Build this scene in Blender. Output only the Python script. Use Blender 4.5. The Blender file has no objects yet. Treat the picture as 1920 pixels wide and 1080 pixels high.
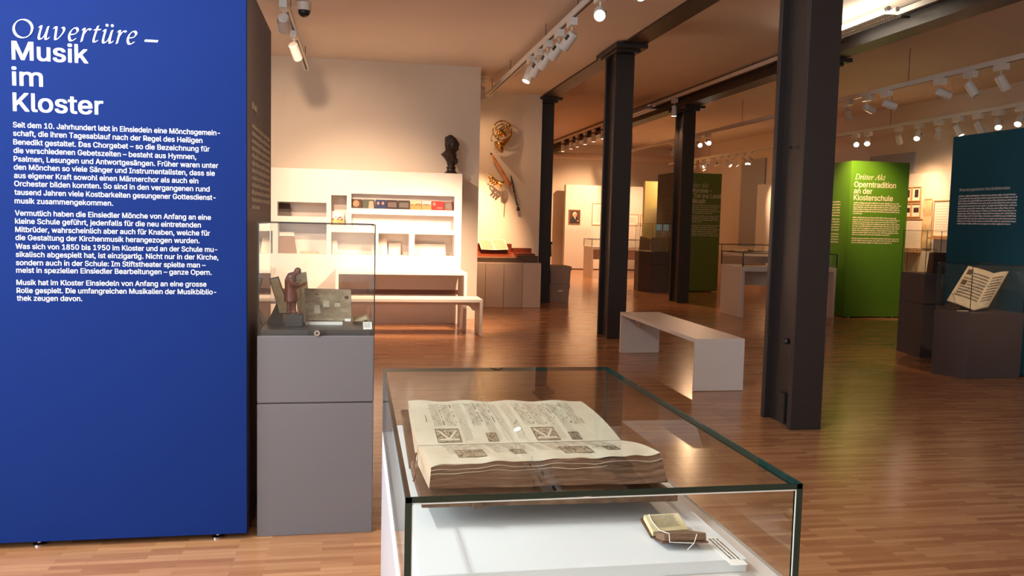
import bpy, math, random
from mathutils import Vector, Matrix
random.seed(7)
S = bpy.context.scene
C = S.collection
PI = math.pi

# ------------------------------------------------------------------ camera, light, exposure
YAW, PITCH, ROLL, FPX, HC = 0.18282, 0.07893, 0.02395, 1590.0, 1.45
def cam_matrix():
    cy, sy = math.cos(YAW), math.sin(YAW); cp, sp = math.cos(PITCH), math.sin(PITCH); cr, sr = math.cos(ROLL), math.sin(ROLL)
    Rz = Matrix(((cy, -sy, 0), (sy, cy, 0), (0, 0, 1))); B = Matrix(((1, 0, 0), (0, 0, -1), (0, 1, 0)))
    Rx = Matrix(((1, 0, 0), (0, cp, -sp), (0, sp, cp))); Rr = Matrix(((cr, -sr, 0), (sr, cr, 0), (0, 0, 1)))
    m = Rr @ Rx @ B @ Rz
    r = Matrix((m[0], -m[1], -m[2])).transposed().to_4x4()
    r.translation = (0, 0, HC)
    return r
cd = bpy.data.cameras.new('camera'); cam = bpy.data.objects.new('camera', cd); C.objects.link(cam)
cd.sensor_width = 36.0; cd.lens = FPX / 1920 * 36; cd.clip_start = 0.05; cd.clip_end = 100
cam.matrix_world = cam_matrix(); S.camera = cam
S.view_settings.view_transform = 'Standard'; S.view_settings.look = 'None'
S.view_settings.gamma = 1; S.view_settings.use_curve_mapping = False
S.view_settings.exposure = 0.78
S.cycles.max_bounces = 10; S.cycles.diffuse_bounces = 5; S.cycles.glossy_bounces = 4
S.cycles.transparent_max_bounces = 24; S.cycles.caustics_reflective = False; S.cycles.caustics_refractive = False
S.cycles.sample_clamp_indirect = 4.0
S.cycles.use_denoising = True
w = bpy.data.worlds.new('world'); S.world = w; w.use_nodes = True
w.node_tree.nodes['Background'].inputs[0].default_value = (0.75, 0.88, 1.0, 1); w.node_tree.nodes['Background'].inputs[1].default_value = 0.4
WARM = (1.0, 0.58, 0.31)
def area_light(name, loc, rot, sx, sy, power, col):
    l = bpy.data.lights.new(name, 'AREA'); l.shape = 'RECTANGLE'; l.size = sx; l.size_y = sy; l.energy = power; l.color = col
    o = bpy.data.objects.new(name, l); o.location = loc; o.rotation_euler = rot; C.objects.link(o); return o
# daylight falling in through the window behind the camera, and the weaker blinds-drawn windows of the right wall
area_light('window_daylight_left', (-3.93, 0.9, 2.3), (PI/2, 0, -PI/2), 4.6, 2.4, 240, (0.80, 0.91, 1.0))
area_light('window_daylight_rear', (-1.9, -2.93, 1.9), (PI/2, 0, 0), 4.6, 2.5, 16, (0.80, 0.91, 1.0))
area_light('window_daylight_right', (4.6, -2.93, 1.9), (PI/2, 0, 0), 2.0, 2.5, 8, (0.80, 0.91, 1.0))

# ------------------------------------------------------------------ materials
def lin(c):
    c = c / 255.0
    return c / 12.92 if c <= 0.04045 else ((c + 0.055) / 1.055) ** 2.4
def rgb(r, g, b): return (lin(r), lin(g), lin(b), 1)
def mat(name, col, rough=0.5, metal=0.0, var=0.06, nscale=6.0, bump=0.0, emit=None, estr=0.0, spec=0.5, stretch=(1, 1, 1)):
    m = bpy.data.materials.new(name); m.use_nodes = True; nt = m.node_tree; b = nt.nodes['Principled BSDF']
    b.inputs['Roughness'].default_value = rough; b.inputs['Metallic'].default_value = metal
    b.inputs['Specular IOR Level'].default_value = spec
    tc = nt.nodes.new('ShaderNodeTexCoord'); mp = nt.nodes.new('ShaderNodeMapping'); mp.inputs['Scale'].default_value = stretch
    nz = nt.nodes.new('ShaderNodeTexNoise'); nz.inputs['Scale'].default_value = nscale; nz.inputs['Detail'].default_value = 3
    nt.links.new(tc.outputs['Object'], mp.inputs[0]); nt.links.new(mp.outputs[0], nz.inputs['Vector'])
    mx = nt.nodes.new('ShaderNodeMix'); mx.data_type = 'RGBA'
    k0, k1 = 1 - var, 1 + var
    mx.inputs[6].default_value = (col[0]*k0, col[1]*k0, col[2]*k0, 1); mx.inputs[7].default_value = (min(1, col[0]*k1), min(1, col[1]*k1), min(1, col[2]*k1), 1)
    nt.links.new(nz.outputs[0], mx.inputs[0]); nt.links.new(mx.outputs[2], b.inputs['Base Color'])
    if bump:
        bp = nt.nodes.new('ShaderNodeBump'); bp.inputs['Strength'].default_value = bump; bp.inputs['Distance'].default_value = 0.01
        nt.links.new(nz.outputs[0], bp.inputs['Height']); nt.links.new(bp.outputs[0], b.inputs['Normal'])
    if emit:
        b.inputs['Emission Color'].default_value = emit; b.inputs['Emission Strength'].default_value = estr
    return m
def floor_mat():
    m = bpy.data.materials.new('oak_strip_parquet'); m.use_nodes = True; nt = m.node_tree; b = nt.nodes['Principled BSDF']
    tc = nt.nodes.new('ShaderNodeTexCoord')
    br = nt.nodes.new('ShaderNodeTexBrick'); br.offset = 0.37; br.offset_frequency = 2; br.squash = 1.0
    br.inputs['Scale'].default_value = 1.0; br.inputs['Brick Width'].default_value = 0.36; br.inputs['Row Height'].default_value = 0.036
    br.inputs['Mortar Size'].default_value = 0.0008; br.inputs['Bias'].default_value = 0.0
    br.inputs['Color1'].default_value = (0, 0, 0, 1); br.inputs['Color2'].default_value = (1, 1, 1, 1); br.inputs['Mortar'].default_value = (0.0, 0.0, 0.0, 1)
    # shift each row by its own noise so that the joints do not line up
    nt.links.new(tc.outputs['Object'], br.inputs['Vector'])
    mp = nt.nodes.new('ShaderNodeMapping'); mp.inputs['Scale'].default_value = (2.0, 50.0, 1.0)
    nz = nt.nodes.new('ShaderNodeTexNoise'); nz.inputs['Scale'].default_value = 3.0; nz.inputs['Detail'].default_value = 4
    nt.links.new(tc.outputs['Object'], mp.inputs[0]); nt.links.new(mp.outputs[0], nz.inputs['Vector'])
    mixf = nt.nodes.new('ShaderNodeMath'); mixf.operation = 'MULTIPLY_ADD'; mixf.inputs[1].default_value = 0.6
    nt.links.new(nz.outputs[0], mixf.inputs[0])
    sc = nt.nodes.new('ShaderNodeMath'); sc.operation = 'MULTIPLY'; sc.inputs[1].default_value = 0.5
    nt.links.new(br.outputs['Color'], sc.inputs[0]); nt.links.new(sc.outputs[0], mixf.inputs[2])
    cr = nt.nodes.new('ShaderNodeValToRGB'); e = cr.color_ramp.elements
    e[0].position = 0.1; e[0].color = rgb(146, 90, 55); e[1].position = 0.95; e[1].color = rgb(206, 153, 107)
    nt.links.new(mixf.outputs[0], cr.inputs[0]); nt.links.new(cr.outputs[0], b.inputs['Base Color'])
    b.inputs['Roughness'].default_value = 0.19; b.inputs['Specular IOR Level'].default_value = 0.5
    bp = nt.nodes.new('ShaderNodeBump'); bp.inputs['Strength'].default_value = 0.03; bp.inputs['Distance'].default_value = 0.003
    nt.links.new(mixf.outputs[0], bp.inputs['Height']); nt.links.new(bp.outputs[0], b.inputs['Normal'])
    return m
def glass_mat(name, tint=(0.972, 0.986, 0.977, 1), refl=1.0):
    m = bpy.data.materials.new(name); m.use_nodes = True; nt = m.node_tree; nt.nodes.remove(nt.nodes['Principled BSDF'])
    out = nt.nodes['Material Output']; tr = nt.nodes.new('ShaderNodeBsdfTransparent'); tr.inputs[0].default_value = tint
    gl = nt.nodes.new('ShaderNodeBsdfGlossy'); gl.inputs['Roughness'].default_value = 0.0; gl.inputs['Color'].default_value = (1, 1, 1, 1)
    fr = nt.nodes.new('ShaderNodeFresnel'); fr.inputs['IOR'].default_value = 1.5
    ge = nt.nodes.new('ShaderNodeNewGeometry'); inv = nt.nodes.new('ShaderNodeMath'); inv.operation = 'SUBTRACT'; inv.inputs[0].default_value = 1.0
    nt.links.new(ge.outputs['Backfacing'], inv.inputs[1])
    mu = nt.nodes.new('ShaderNodeMath'); mu.operation = 'MULTIPLY'; nt.links.new(fr.outputs[0], mu.inputs[0]); nt.links.new(inv.outputs[0], mu.inputs[1])
    m2 = nt.nodes.new('ShaderNodeMath'); m2.operation = 'MULTIPLY'; m2.inputs[1].default_value = refl; m2.use_clamp = True; nt.links.new(mu.outputs[0], m2.inputs[0])
    mx = nt.nodes.new('ShaderNodeMixShader'); nt.links.new(m2.outputs[0], mx.inputs[0]); nt.links.new(tr.outputs[0], mx.inputs[1]); nt.links.new(gl.outputs[0], mx.inputs[2])
    nt.links.new(mx.outputs[0], out.inputs[0]); return m
def worn_mat(name, c0, c1, c2, scale=14, rough=0.75, stretch=(1, 1, 1), bump=0.2):
    m = mat(name, c0, rough); nt = m.node_tree; b = nt.nodes['Principled BSDF']
    nz = nt.nodes['Noise Texture']; nz.inputs['Scale'].default_value = scale; nz.inputs['Detail'].default_value = 6; nz.inputs['Roughness'].default_value = 0.65
    nt.nodes['Mapping'].inputs['Scale'].default_value = stretch
    cr = nt.nodes.new('ShaderNodeValToRGB'); e = cr.color_ramp.elements; e[0].position = 0.3; e[0].color = c0; e[1].position = 0.7; e[1].color = c2
    n = e.new(0.5); n.color = c1
    nt.links.new(nz.outputs[0], cr.inputs[0]); nt.links.new(cr.outputs[0], b.inputs['Base Color'])
    bp = nt.nodes.new('ShaderNodeBump'); bp.inputs['Strength'].default_value = bump; bp.inputs['Distance'].default_value = 0.003
    nt.links.new(nz.outputs[0], bp.inputs['Height']); nt.links.new(bp.outputs[0], b.inputs['Normal'])
    return m
M = {}
M['wall'] = mat('wall_paint', rgb(226, 214, 198), 0.85, var=0.03, nscale=2, bump=0.02)
M['ceiling'] = mat('ceiling_paint', rgb(222, 208, 196), 0.85, var=0.04, nscale=1.2)
M['floor'] = floor_mat()
M['steel'] = mat('dark_painted_steel', rgb(41, 35, 34), 0.45, var=0.1, nscale=9)
M['white'] = mat('white_laminate', rgb(222, 215, 209), 0.4, var=0.015)
M['white_board'] = mat('white_board', rgb(224, 226, 226), 0.5, var=0.01)
M['blue'] = mat('blue_panel', rgb(14, 40, 104), 0.7, var=0.05, nscale=3, spec=0.1)
M['grey_side'] = mat('panel_side_grey', rgb(90, 82, 88), 0.6, var=0.05)
M['plinth_grey'] = mat('plinth_grey', rgb(104, 101, 103), 0.5, var=0.03, nscale=3)
M['plinth_dark'] = mat('plinth_dark', rgb(74, 65, 66), 0.55, var=0.04)
M['plinth_top'] = mat('dark_case_base', rgb(58, 55, 54), 0.35, var=0.05)
M['green'] = mat('green_panel', rgb(70, 120, 14), 0.6, var=0.05)
M['green_dark'] = mat('olive_green_panel', rgb(92, 112, 40), 0.55, var=0.05)
M['green_grey'] = mat('grey_green_side', rgb(84, 82, 60), 0.6, var=0.05)
M['green_pale'] = mat('pale_green_panel', rgb(216, 208, 132), 0.6, var=0.04)
M['teal'] = mat('teal_panel', rgb(16, 78, 98), 0.65, var=0.05, spec=0.2)
M['lettering'] = mat('white_lettering', rgb(244, 244, 242), 0.6, var=0.0)
M['lettering_cream'] = mat('cream_lettering', rgb(214, 206, 180), 0.6, var=0.0)
M['glass'] = glass_mat('case_glass')
M['glass_edge'] = mat('green_glass_edge', rgb(8, 46, 40), 0.12, var=0.3, nscale=12, spec=0.8)
M['glass_edge_dark'] = mat('dark_glass_edge', rgb(34, 34, 32), 0.2, var=0.1)
M['glass_glint'] = mat('ground_edge_glint', rgb(226, 236, 232), 0.3, var=0.02)
M['chrome'] = mat('chrome', rgb(190, 190, 190), 0.18, 1.0, var=0.03)
M['black'] = mat('black_plastic', rgb(30, 28, 28), 0.5, var=0.1)
M['lamp_white'] = mat('lamp_housing', rgb(226, 222, 214), 0.4, var=0.02)
M['lamp_slot'] = mat('lamp_slot', rgb(60, 58, 62), 0.5, var=0.05)
M['lens'] = mat('lamp_lens', rgb(255, 240, 210), 0.3, var=0.0, emit=(1, 0.86, 0.66, 1), estr=14.0)
M['lens'].cycles.emission_sampling = 'NONE'
M['lens_off'] = mat('unlit_lens', rgb(150, 140, 128), 0.2, var=0.02)
M['tube'] = mat('fluorescent_tube', rgb(255, 255, 255), 0.3, var=0.0, emit=(1, 0.90, 0.72, 1), estr=7.0)
M['page'] = worn_mat('aged_page', rgb(204, 192, 164), rgb(214, 203, 178), rgb(224, 214, 190), 9, 0.8, bump=0.05)
M['ink'] = mat('faded_ink', rgb(92, 78, 62), 0.8, var=0.25, nscale=60)
M['edges'] = worn_mat('brown_page_edges', rgb(78, 54, 40), rgb(116, 86, 64), rgb(148, 116, 88), 22, 0.85, (1.2, 2.0, 26.0), 0.5)
M['vellum_edge'] = worn_mat('pale_page_edges', rgb(150, 122, 94), rgb(196, 172, 144), rgb(216, 198, 172), 24, 0.85, (1, 3, 30.0), 0.4)
M['leather'] = worn_mat('worn_leather', rgb(64, 44, 30), rgb(94, 68, 45), rgb(124, 94, 64), 26, 0.65)
M['leather_dark'] = worn_mat('dark_leather', rgb(62, 36, 26), rgb(86, 54, 40), rgb(112, 76, 54), 30, 0.55)
M['brass'] = mat('brass', rgb(206, 150, 66), 0.2, 1.0, var=0.12, nscale=20)
M['bronze'] = mat('dark_bronze', rgb(48, 34, 28), 0.45, var=0.2, nscale=14, bump=0.15)
M['carved_wood'] = mat('carved_red_wood', rgb(108, 50, 28), 0.4, var=0.25, nscale=22, bump=0.1)
M['light_wood'] = worn_mat('orange_wood', rgb(176, 98, 42), rgb(204, 126, 62), rgb(216, 146, 84), 10, 0.4, (1, 1, 6))
M['red_wood'] = worn_mat('mahogany', rgb(92, 38, 20), rgb(118, 52, 28), rgb(142, 66, 36), 6, 0.35, (1, 8, 8), 0.05)
M['grey_wood'] = worn_mat('weathered_case_wood', rgb(70, 54, 44), rgb(88, 70, 58), rgb(104, 84, 70), 8, 0.6, (1, 8, 8), 0.1)
M['crate'] = mat('grey_crate_plastic', rgb(168, 148, 134), 0.5, var=0.03)
M['binding'] = worn_mat('old_board_binding', rgb(100, 80, 60), rgb(142, 122, 96), rgb(182, 168, 142), 11, 0.75, (0.6, 1, 1.6))
M['paper'] = mat('white_paper', rgb(238, 234, 226), 0.8, var=0.03)
M['old_paper'] = worn_mat('old_paper', rgb(182, 160, 116), rgb(206, 188, 146), rgb(218, 202, 166), 12, 0.8)
M['frame'] = mat('oak_frame', rgb(196, 152, 104), 0.5, var=0.1, nscale=20)
M['cabinet_shaded'] = mat('cabinet_shaded', rgb(220, 200, 182), 0.45, var=0.02)  # white cabinet's shade taken into a warmer, darker base colour
M['recess'] = mat('brown_recess', rgb(150, 104, 84), 0.6)
M['laminate_shaded'] = mat('shaded_white_laminate', rgb(172, 168, 170), 0.45, var=0.015)  # white laminate with the end panels' shade put into its grey
M['booklet_paper'] = mat('booklet_paper', rgb(204, 194, 186), 0.7, var=0.03)
M['painting_frame'] = mat('painting_frame', rgb(140, 96, 66), 0.5, var=0.1)
M['blind'] = mat('grey_blind', rgb(168, 170, 178), 0.8, var=0.02)
M['photo_dark'] = mat('dark_print', rgb(62, 48, 42), 0.5, var=0.6, nscale=24)
M['reflection'] = mat('teal_reflection', rgb(40, 70, 74), 0.3, var=0.4, nscale=9, emit=rgb(60, 110, 116), estr=0.25)

# ------------------------------------------------------------------ mesh builder
class MB:
    def __init__(s): s.v = []; s.f = []; s.mi = []
    def add(s, vs, fs, m=0):
        o = len(s.v); s.v += [Vector(p) for p in vs]; s.f += [tuple(i + o for i in f) for f in fs]; s.mi += [m] * len(fs); return s
    def box(s, x0, x1, y0, y1, z0, z1, m=0):
        x0, x1 = sorted((x0, x1)); y0, y1 = sorted((y0, y1)); z0, z1 = sorted((z0, z1))
        vs = [(x, y, z) for z in (z0, z1) for y in (y0, y1) for x in (x0, x1)]
        return s.add(vs, [(0, 2, 3, 1), (4, 5, 7, 6), (0, 1, 5, 4), (2, 6, 7, 3), (0, 4, 6, 2), (1, 3, 7, 5)], m)
    def hexa(s, b, t, m=0):      # bottom and top rings of 4 points, counter clockwise from above
        return s.add(list(b) + list(t), [(3, 2, 1, 0), (4, 5, 6, 7), (0, 1, 5, 4), (1, 2, 6, 5), (2, 3, 7, 6), (3, 0, 4, 7)], m)
    def prism(s, pts, z0, z1, m=0):
        n = len(pts); vs = [(p[0], p[1], z0) for p in pts] + [(p[0], p[1], z1) for p in pts]
        return s.add(vs, [tuple(range(n - 1, -1, -1)), tuple(range(n, 2 * n))] + [(i, (i + 1) % n, n + (i + 1) % n, n + i) for i in range(n)], m)
    def prism_x(s, pts, x0, x1, m=0):   # profile in (y, z), counter clockwise
        n = len(pts); vs = [(x0, p[0], p[1]) for p in pts] + [(x1, p[0], p[1]) for p in pts]
        return s.add(vs, [tuple(range(n - 1, -1, -1)), tuple(range(n, 2 * n))] + [(i, (i + 1) % n, n + (i + 1) % n, n + i) for i in range(n)], m)
    def tube(s, path, rad, n=12, closed=False, m=0):
        P = [Vector(p) for p in path]; k = len(P)
        if not isinstance(rad, (list, tuple)): rad = [rad] * k
        o = len(s.v); up = None; vs = []; fs = []
        for i in range(k):
            if closed: t = P[(i + 1) % k] - P[i - 1]
            else: t = P[min(i + 1, k - 1)] - P[max(i - 1, 0)]
            t.normalize()
            if up is None:
                up = Vector((0, 0, 1)) if abs(t.z) < 0.9 else Vector((0, 1, 0))
            a = (up - t * up.dot(t)); a.normalize(); b = t.cross(a); up = a
            for j in range(n):
                th = 2 * PI * j / n; vs.append(P[i] + (a * math.cos(th) + b * math.sin(th)) * rad[i])
        for i in range(k if closed else k - 1):
            for j in range(n):
                i2 = (i + 1) % k; fs.append((i * n + j, i * n + (j + 1) % n, i2 * n + (j + 1) % n, i2 * n + j))
        if not closed: fs += [tuple(range(n - 1, -1, -1)), tuple((k - 1) * n + j for j in range(n))]
        return s.add(vs, fs, m)
    def cyl(s, a, b, r, r2=None, n=16, m=0): return s.tube([a, b], [r, r if r2 is None else r2], n, m=m)
    def lathe(s, prof, c=(0, 0, 0), n=24, m=0, sx=1, sy=1):
        k = len(prof); vs = []; fs = []
        for r, z in prof:
            for j in range(n): vs.append((c[0] + sx * r * math.cos(2 * PI * j / n), c[1] + sy * r * math.sin(2 * PI * j / n), c[2] + z))
        for i in range(k - 1):
            for j in range(n): fs.append((i * n + j, i * n + (j + 1) % n, (i + 1) * n + (j + 1) % n, (i + 1) * n + j))
        fs += [tuple(range(n - 1, -1, -1)), tuple((k - 1) * n + j for j in range(n))]
        return s.add(vs, fs, m)
    def ball(s, c, r, n=14, rot=None, m=0):
        if not isinstance(r, (list, tuple)): r = (r, r, r)
        vs = []; fs = []; h = n // 2
        for i in range(h + 1):
            ph = -PI / 2 + PI * (i + 0.0) / h
            rr = max(0.02, math.cos(ph)); zz = math.sin(ph)
            for j in range(n):
                p = Vector((r[0] * rr * math.cos(2 * PI * j / n), r[1] * rr * math.sin(2 * PI * j / n), r[2] * zz))
                if rot: p = rot @ p
                vs.append(p + Vector(c))
        for i in range(h):
            for j in range(n): fs.append((i * n + j, i * n + (j + 1) % n, (i + 1) * n + (j + 1) % n, (i + 1) * n + j))
        fs += [tuple(range(n - 1, -1, -1)), tuple(h * n + j for j in range(n))]
        return s.add(vs, fs, m)
    def grid(s, fn, nu, nv, m=0, flip=False):
        vs = [fn(i / nu, j / nv) for j in range(nv + 1) for i in range(nu + 1)]
        fs = []
        for j in range(nv):
            for i in range(nu):
                q = (j * (nu + 1) + i, j * (nu + 1) + i + 1, (j + 1) * (nu + 1) + i + 1, (j + 1) * (nu + 1) + i); fs.append(q[::-1] if flip else q)
        return s.add(vs, fs, m)
    def quad(s, a, b, c, d, m=0): return s.add([a, b, c, d], [(0, 1, 2, 3)], m)
    def slab(s, a, b, c, d, t, m=0):    # sheet a b c d (seen from its front, counter clockwise) with thickness t behind it
        a, b, c, d = map(Vector, (a, b, c, d)); n = (b - a).cross(d - a).normalized()
        k = [p - n * t for p in (a, b, c, d)]
        return s.hexa(k, [a, b, c, d], m)
    def build(s, name, mats, parent=None, smooth=False, bevel=0.0, loc=None, remesh=0.0, segs=2):
        me = bpy.data.meshes.new(name); off = Vector(loc) if loc else (worg(parent) if parent else Vector())
        me.from_pydata([tuple(p - off) for p in s.v], [], s.f)
        if not isinstance(mats, (list, tuple)): mats = [mats]
        for x in mats: me.materials.append(M[x] if isinstance(x, str) else x)
        me.polygons.foreach_set('material_index', s.mi)
        if smooth: me.polygons.foreach_set('use_smooth', [True] * len(me.polygons))
        me.update()
        o = bpy.data.objects.new(name, me); C.objects.link(o)
        if parent: o.parent = parent
        if loc: o.location = loc
        if remesh:
            r = o.modifiers.new('remesh', 'REMESH'); r.mode = 'VOXEL'; r.voxel_size = remesh; r.use_smooth_shade = True
            k = o.modifiers.new('smooth', 'SMOOTH'); k.factor = 0.5; k.iterations = 3
        if bevel:
            bv = o.modifiers.new('bevel', 'BEVEL'); bv.width = bevel; bv.segments = segs; bv.limit_method = 'ANGLE'
        return o
def worg(o):
    p = Vector()
    while o: p += o.location; o = o.parent
    return p
def tag(o, label, cat, group=None):
    o['label'] = label; o['category'] = cat
    if group: o['group'] = group
    return o
def thing(name, label, cat, loc, group=None):
    o = bpy.data.objects.new(name, None); o.empty_display_size = 0.1; o.location = loc; C.objects.link(o); return tag(o, label, cat, group)
def structure(name, mb, m, bevel=0.0):
    o = mb.build(name, m, bevel=bevel); o['kind'] = 'structure'; return o
def copy_tree(o, parent=None):
    c = o.copy(); C.objects.link(c); c.parent = parent
    for ch in list(o.children): copy_tree(ch, c)
    return c
def ordinal(i): return ['first', 'second', 'third', 'fourth', 'fifth', 'sixth', 'seventh', 'eighth', 'ninth', 'tenth', 'eleventh', 'twelfth', 'thirteenth', 'fourteenth', 'fifteenth', 'sixteenth', 'seventeenth'][i]

# ------------------------------------------------------------------ lettering
import os
_tc = {}
try:    # the grotesque that ships with Blender itself
    GROTESQUE = bpy.data.fonts.load(os.path.join(bpy.utils.system_resource('DATAFILES'), 'fonts', 'Inter.woff2'))
except Exception:
    GROTESQUE = None
def outline(body):
    key = body
    if key in _tc: return _tc[key]
    c = bpy.data.curves.new('lettering_source', 'FONT'); c.body = body; c.size = 1; c.resolution_u = 3
    k = 1.0
    if GROTESQUE and max(map(ord, body)) < 0x1D000: c.font = GROTESQUE; k = 0.690 / 0.509
    o = bpy.data.objects.new('lettering_source', c); C.objects.link(o); bpy.context.view_layer.update()
    dg = bpy.context.evaluated_depsgraph_get(); me = bpy.data.meshes.new_from_object(o.evaluated_get(dg))
    vs = [(v.co.x * k, v.co.y * k) for v in me.vertices]; fs = [tuple(p.vertices) for p in me.polygons]
    bpy.data.objects.remove(o); bpy.data.curves.remove(c); bpy.data.meshes.remove(me)
    _tc[key] = (vs, fs); return vs, fs
def span(body):
    xs = [a for a, b in outline(body)[0]]; return max(xs) - min(xs)
# the two letters whose outlines cross themselves in that font are drawn by hand
BY_HAND = {'K': [[(0.08, 0), (0.165, 0), (0.165, 0.69), (0.08, 0.69)], [(0.165, 0.205), (0.165, 0.315), (0.475, 0.69), (0.58, 0.69)], [(0.262, 0.322), (0.322, 0.394), (0.60, 0), (0.495, 0)]],
           'k': [[(0.065, 0), (0.143, 0), (0.143, 0.70), (0.065, 0.70)], [(0.143, 0.165), (0.143, 0.265), (0.37, 0.52), (0.465, 0.52)], [(0.228, 0.258), (0.28, 0.318), (0.49, 0), (0.395, 0)]]}
_adv = {}
def glyphs(body, bold=0.0):
    if not GROTESQUE or max(map(ord, body)) >= 0x1D000: return outline(body)
    vs, fs, x = [], [], 0.0
    for ch in body:
        if ch not in _adv: _adv[ch] = span('H' + ch + 'H') - span('HH')
        if ch in BY_HAND:
            for p in BY_HAND[ch]: fs.append(tuple(range(len(vs), len(vs) + 4))); vs += [(x + a, b) for a, b in p]
        elif ch != ' ':
            v2, f2 = outline(ch); o = len(vs); vs += [(x + a, b) for a, b in v2]; fs += [tuple(q + o for q in f) for f in f2]
        x += _adv[ch]
    return vs, fs
ITAL = {}
for ch in 'ABCDEFGHIJKLMNOPQRSTUVWXYZ': ITAL[ch] = chr(0x1D434 + ord(ch) - 65)
for ch in 'abcdefgijklmnopqrstuvwxyz': ITAL[ch] = chr(0x1D44E + ord(ch) - 97)
def italic(t): return ''.join(ITAL.get(c, c) for c in t)
def write(mb, body, p, u, v, size, width=None, bold=0.0):
    """body with its baseline's left end at p, along u, upright along v"""
    vs, fs = glyphs(body, bold); p = Vector(p); u = Vector(u); v = Vector(v)
    mn = min(a for a, b in vs); mxx = max(a for a, b in vs); k = size
    kx = width / (mxx - mn) if width else size
    n = u.cross(v)
    sh = [(0, 0)] if not bold else [(-bold, -bold * .5), (bold, -bold * .5), (-bold, bold * .5), (bold, bold * .5), (0, 0)]
    for q, (dx, dy) in enumerate(sh):     # a heavier weight: the letter laid over itself, each layer a hair proud of the last
        pts = [p + u * ((a - mn) * kx + dx * size) + v * ((b + dy) * size) + n * (q * 8e-5) for a, b in vs]
        for i, f in enumerate(fs): mb.add([pts[j] + n * ((i * 0.618) % 1 * 6e-5) for j in f], [tuple(range(len(f)))])
    return (mxx - mn) * kx
def word_rows(mb, p, u, v, width, n, pitch, h, short=(), seed=1):
    """rows of small print too fine to read: broken strokes grouped into words"""
    r = random.Random(seed); p = Vector(p); u = Vector(u); v = Vector(v)
    for i in range(n):
        x = 0.0; end = width * (short[i] if i < len(short) else r.uniform(0.9, 1.0)); b = p - v * (pitch * i)
        while x < end:
            L = min(r.uniform(2, 9) * h * 0.55, end - x); xx = x
            while xx < x + L - 0.05 * h:
                ww = min(h * r.uniform(0.25, 0.5), x + L - xx); t = h * r.choice((0.72, 0.72, 0.72, 1.0)); s0 = h * (0.0 if r.random() < 0.85 else -0.22)
                mb.quad(b + u * xx + v * s0, b + u * (xx + ww) + v * s0, b + u * (xx + ww) + v * t, b + u * xx + v * t); xx += ww + h * 0.14
            x += L + h * 0.42

# ------------------------------------------------------------------ the room
XR, YF = 10.5, 26.0
structure('floor', MB().box(-5.2, 10.7, -3.2, 26.2, -0.12, 0), 'floor')
structure('ceiling', MB().box(-5.2, 3.2, -3.2, 26.2, 3.64, 4.1).box(3.2, 10.7, -3.2, 26.2, 3.88, 4.1), 'ceiling')
structure('wall_left', MB().box(-4.2, -4.0, -3.0, -1.4, 0, 3.64).box(-4.2, -4.0, 3.2, 12.29, 0, 3.64).box(-4.2, -4.0, -1.4, 3.2, 0, 1.0).box(-4.2, -4.0, -1.4, 3.2, 3.56, 3.64), 'wall')
f = MB()
for z in (1.0, 3.5): f.box(-4.14, -4.06, -1.4, 3.2, z, z + 0.06)
for k in range(5): f.box(-4.14, -4.06, -1.4 + k * 1.135, -1.34 + k * 1.135, 1.0, 3.56)
structure('window_5', f, 'white')
structure('wall_front', MB().box(-5.0, 1.745, 12.29, 12.6, 0, 3.64).box(1.60, 1.745, 12.6, 14.9, 0, 3.64), 'wall')
structure('wall_recess', MB().box(1.745, 3.16, 14.6, 14.9, 0, 3.64), 'wall')
structure('wall_passage', MB().box(3.0, 3.16, 14.9, 26.0, 0, 3.64).box(3.16, 3.2, 14.9, 26.0, 0, 3.88), 'wall')
structure('wall_far', MB().box(3.0, 10.7, 26.0, 26.2, 0, 3.88), 'wall')
structure('trim_1', MB().box(5.72, 5.98, 25.78, 26.0, 0, 3.88), 'ceiling')
structure('wall_right', MB().box(10.5, 10.7, -3.2, 26.0, 0, 3.88), 'wall')
wb = MB()
wb.box(-5, XR, -3.2, -3.0, 0, 0.65).box(-5, XR, -3.2, -3.0, 3.15, 3.88)
for a, b in ((-5, -4.0), (0.4, 3.6), (5.6, XR)): wb.box(a, b, -3.2, -3.0, 0.65, 3.15)
structure('wall_back', wb, 'wall')
for i, (a, b) in enumerate(((-4.0, 0.4), (3.6, 5.6))):
    f = MB(); k = 0.06
    f.box(a, b, -3.14, -3.06, 0.65, 0.65 + k).box(a, b, -3.14, -3.06, 3.15 - k, 3.15)
    n = 4 if i == 0 else 2
    for j in range(n + 1):
        x = a + (b - a - k) * j / n; f.box(x, x + k, -3.14, -3.06, 0.65, 3.15)
    structure('window_%d' % (i + 1), f, 'white')
# windows of the right wall, their grey blinds drawn
for i, (y0, y1, z0, z1) in enumerate(((14.70, 16.12, 1.0, 2.95), (20.73, 22.12, 0.9, 3.25))):
    structure('window_%d' % (i + 3), MB().box(10.46, 10.5, y0, y1, z0, z1), 'blind')
# white exhibition wall panels standing along the right wall
structure('wall_panel_near', MB().box(10.40, 10.46, 10.2, 14.84, 0.0, 2.525), 'white')
structure('wall_panel_distant', MB().box(10.40, 10.46, 16.3, 20.98, 0.0, 2.56), 'white')
structure('beam_1', MB().box(3.157, 3.427, -3.0, 14.9, 3.615, 3.66).box(3.19, 3.394, -3.0, 14.9, 3.66, 3.88), 'steel')
structure('beam_2', MB().box(5.82, 6.10, -3.0, 26.0, 3.615, 3.70).box(5.85, 6.07, -3.0, 26.0, 3.70, 3.88), 'steel')

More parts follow.
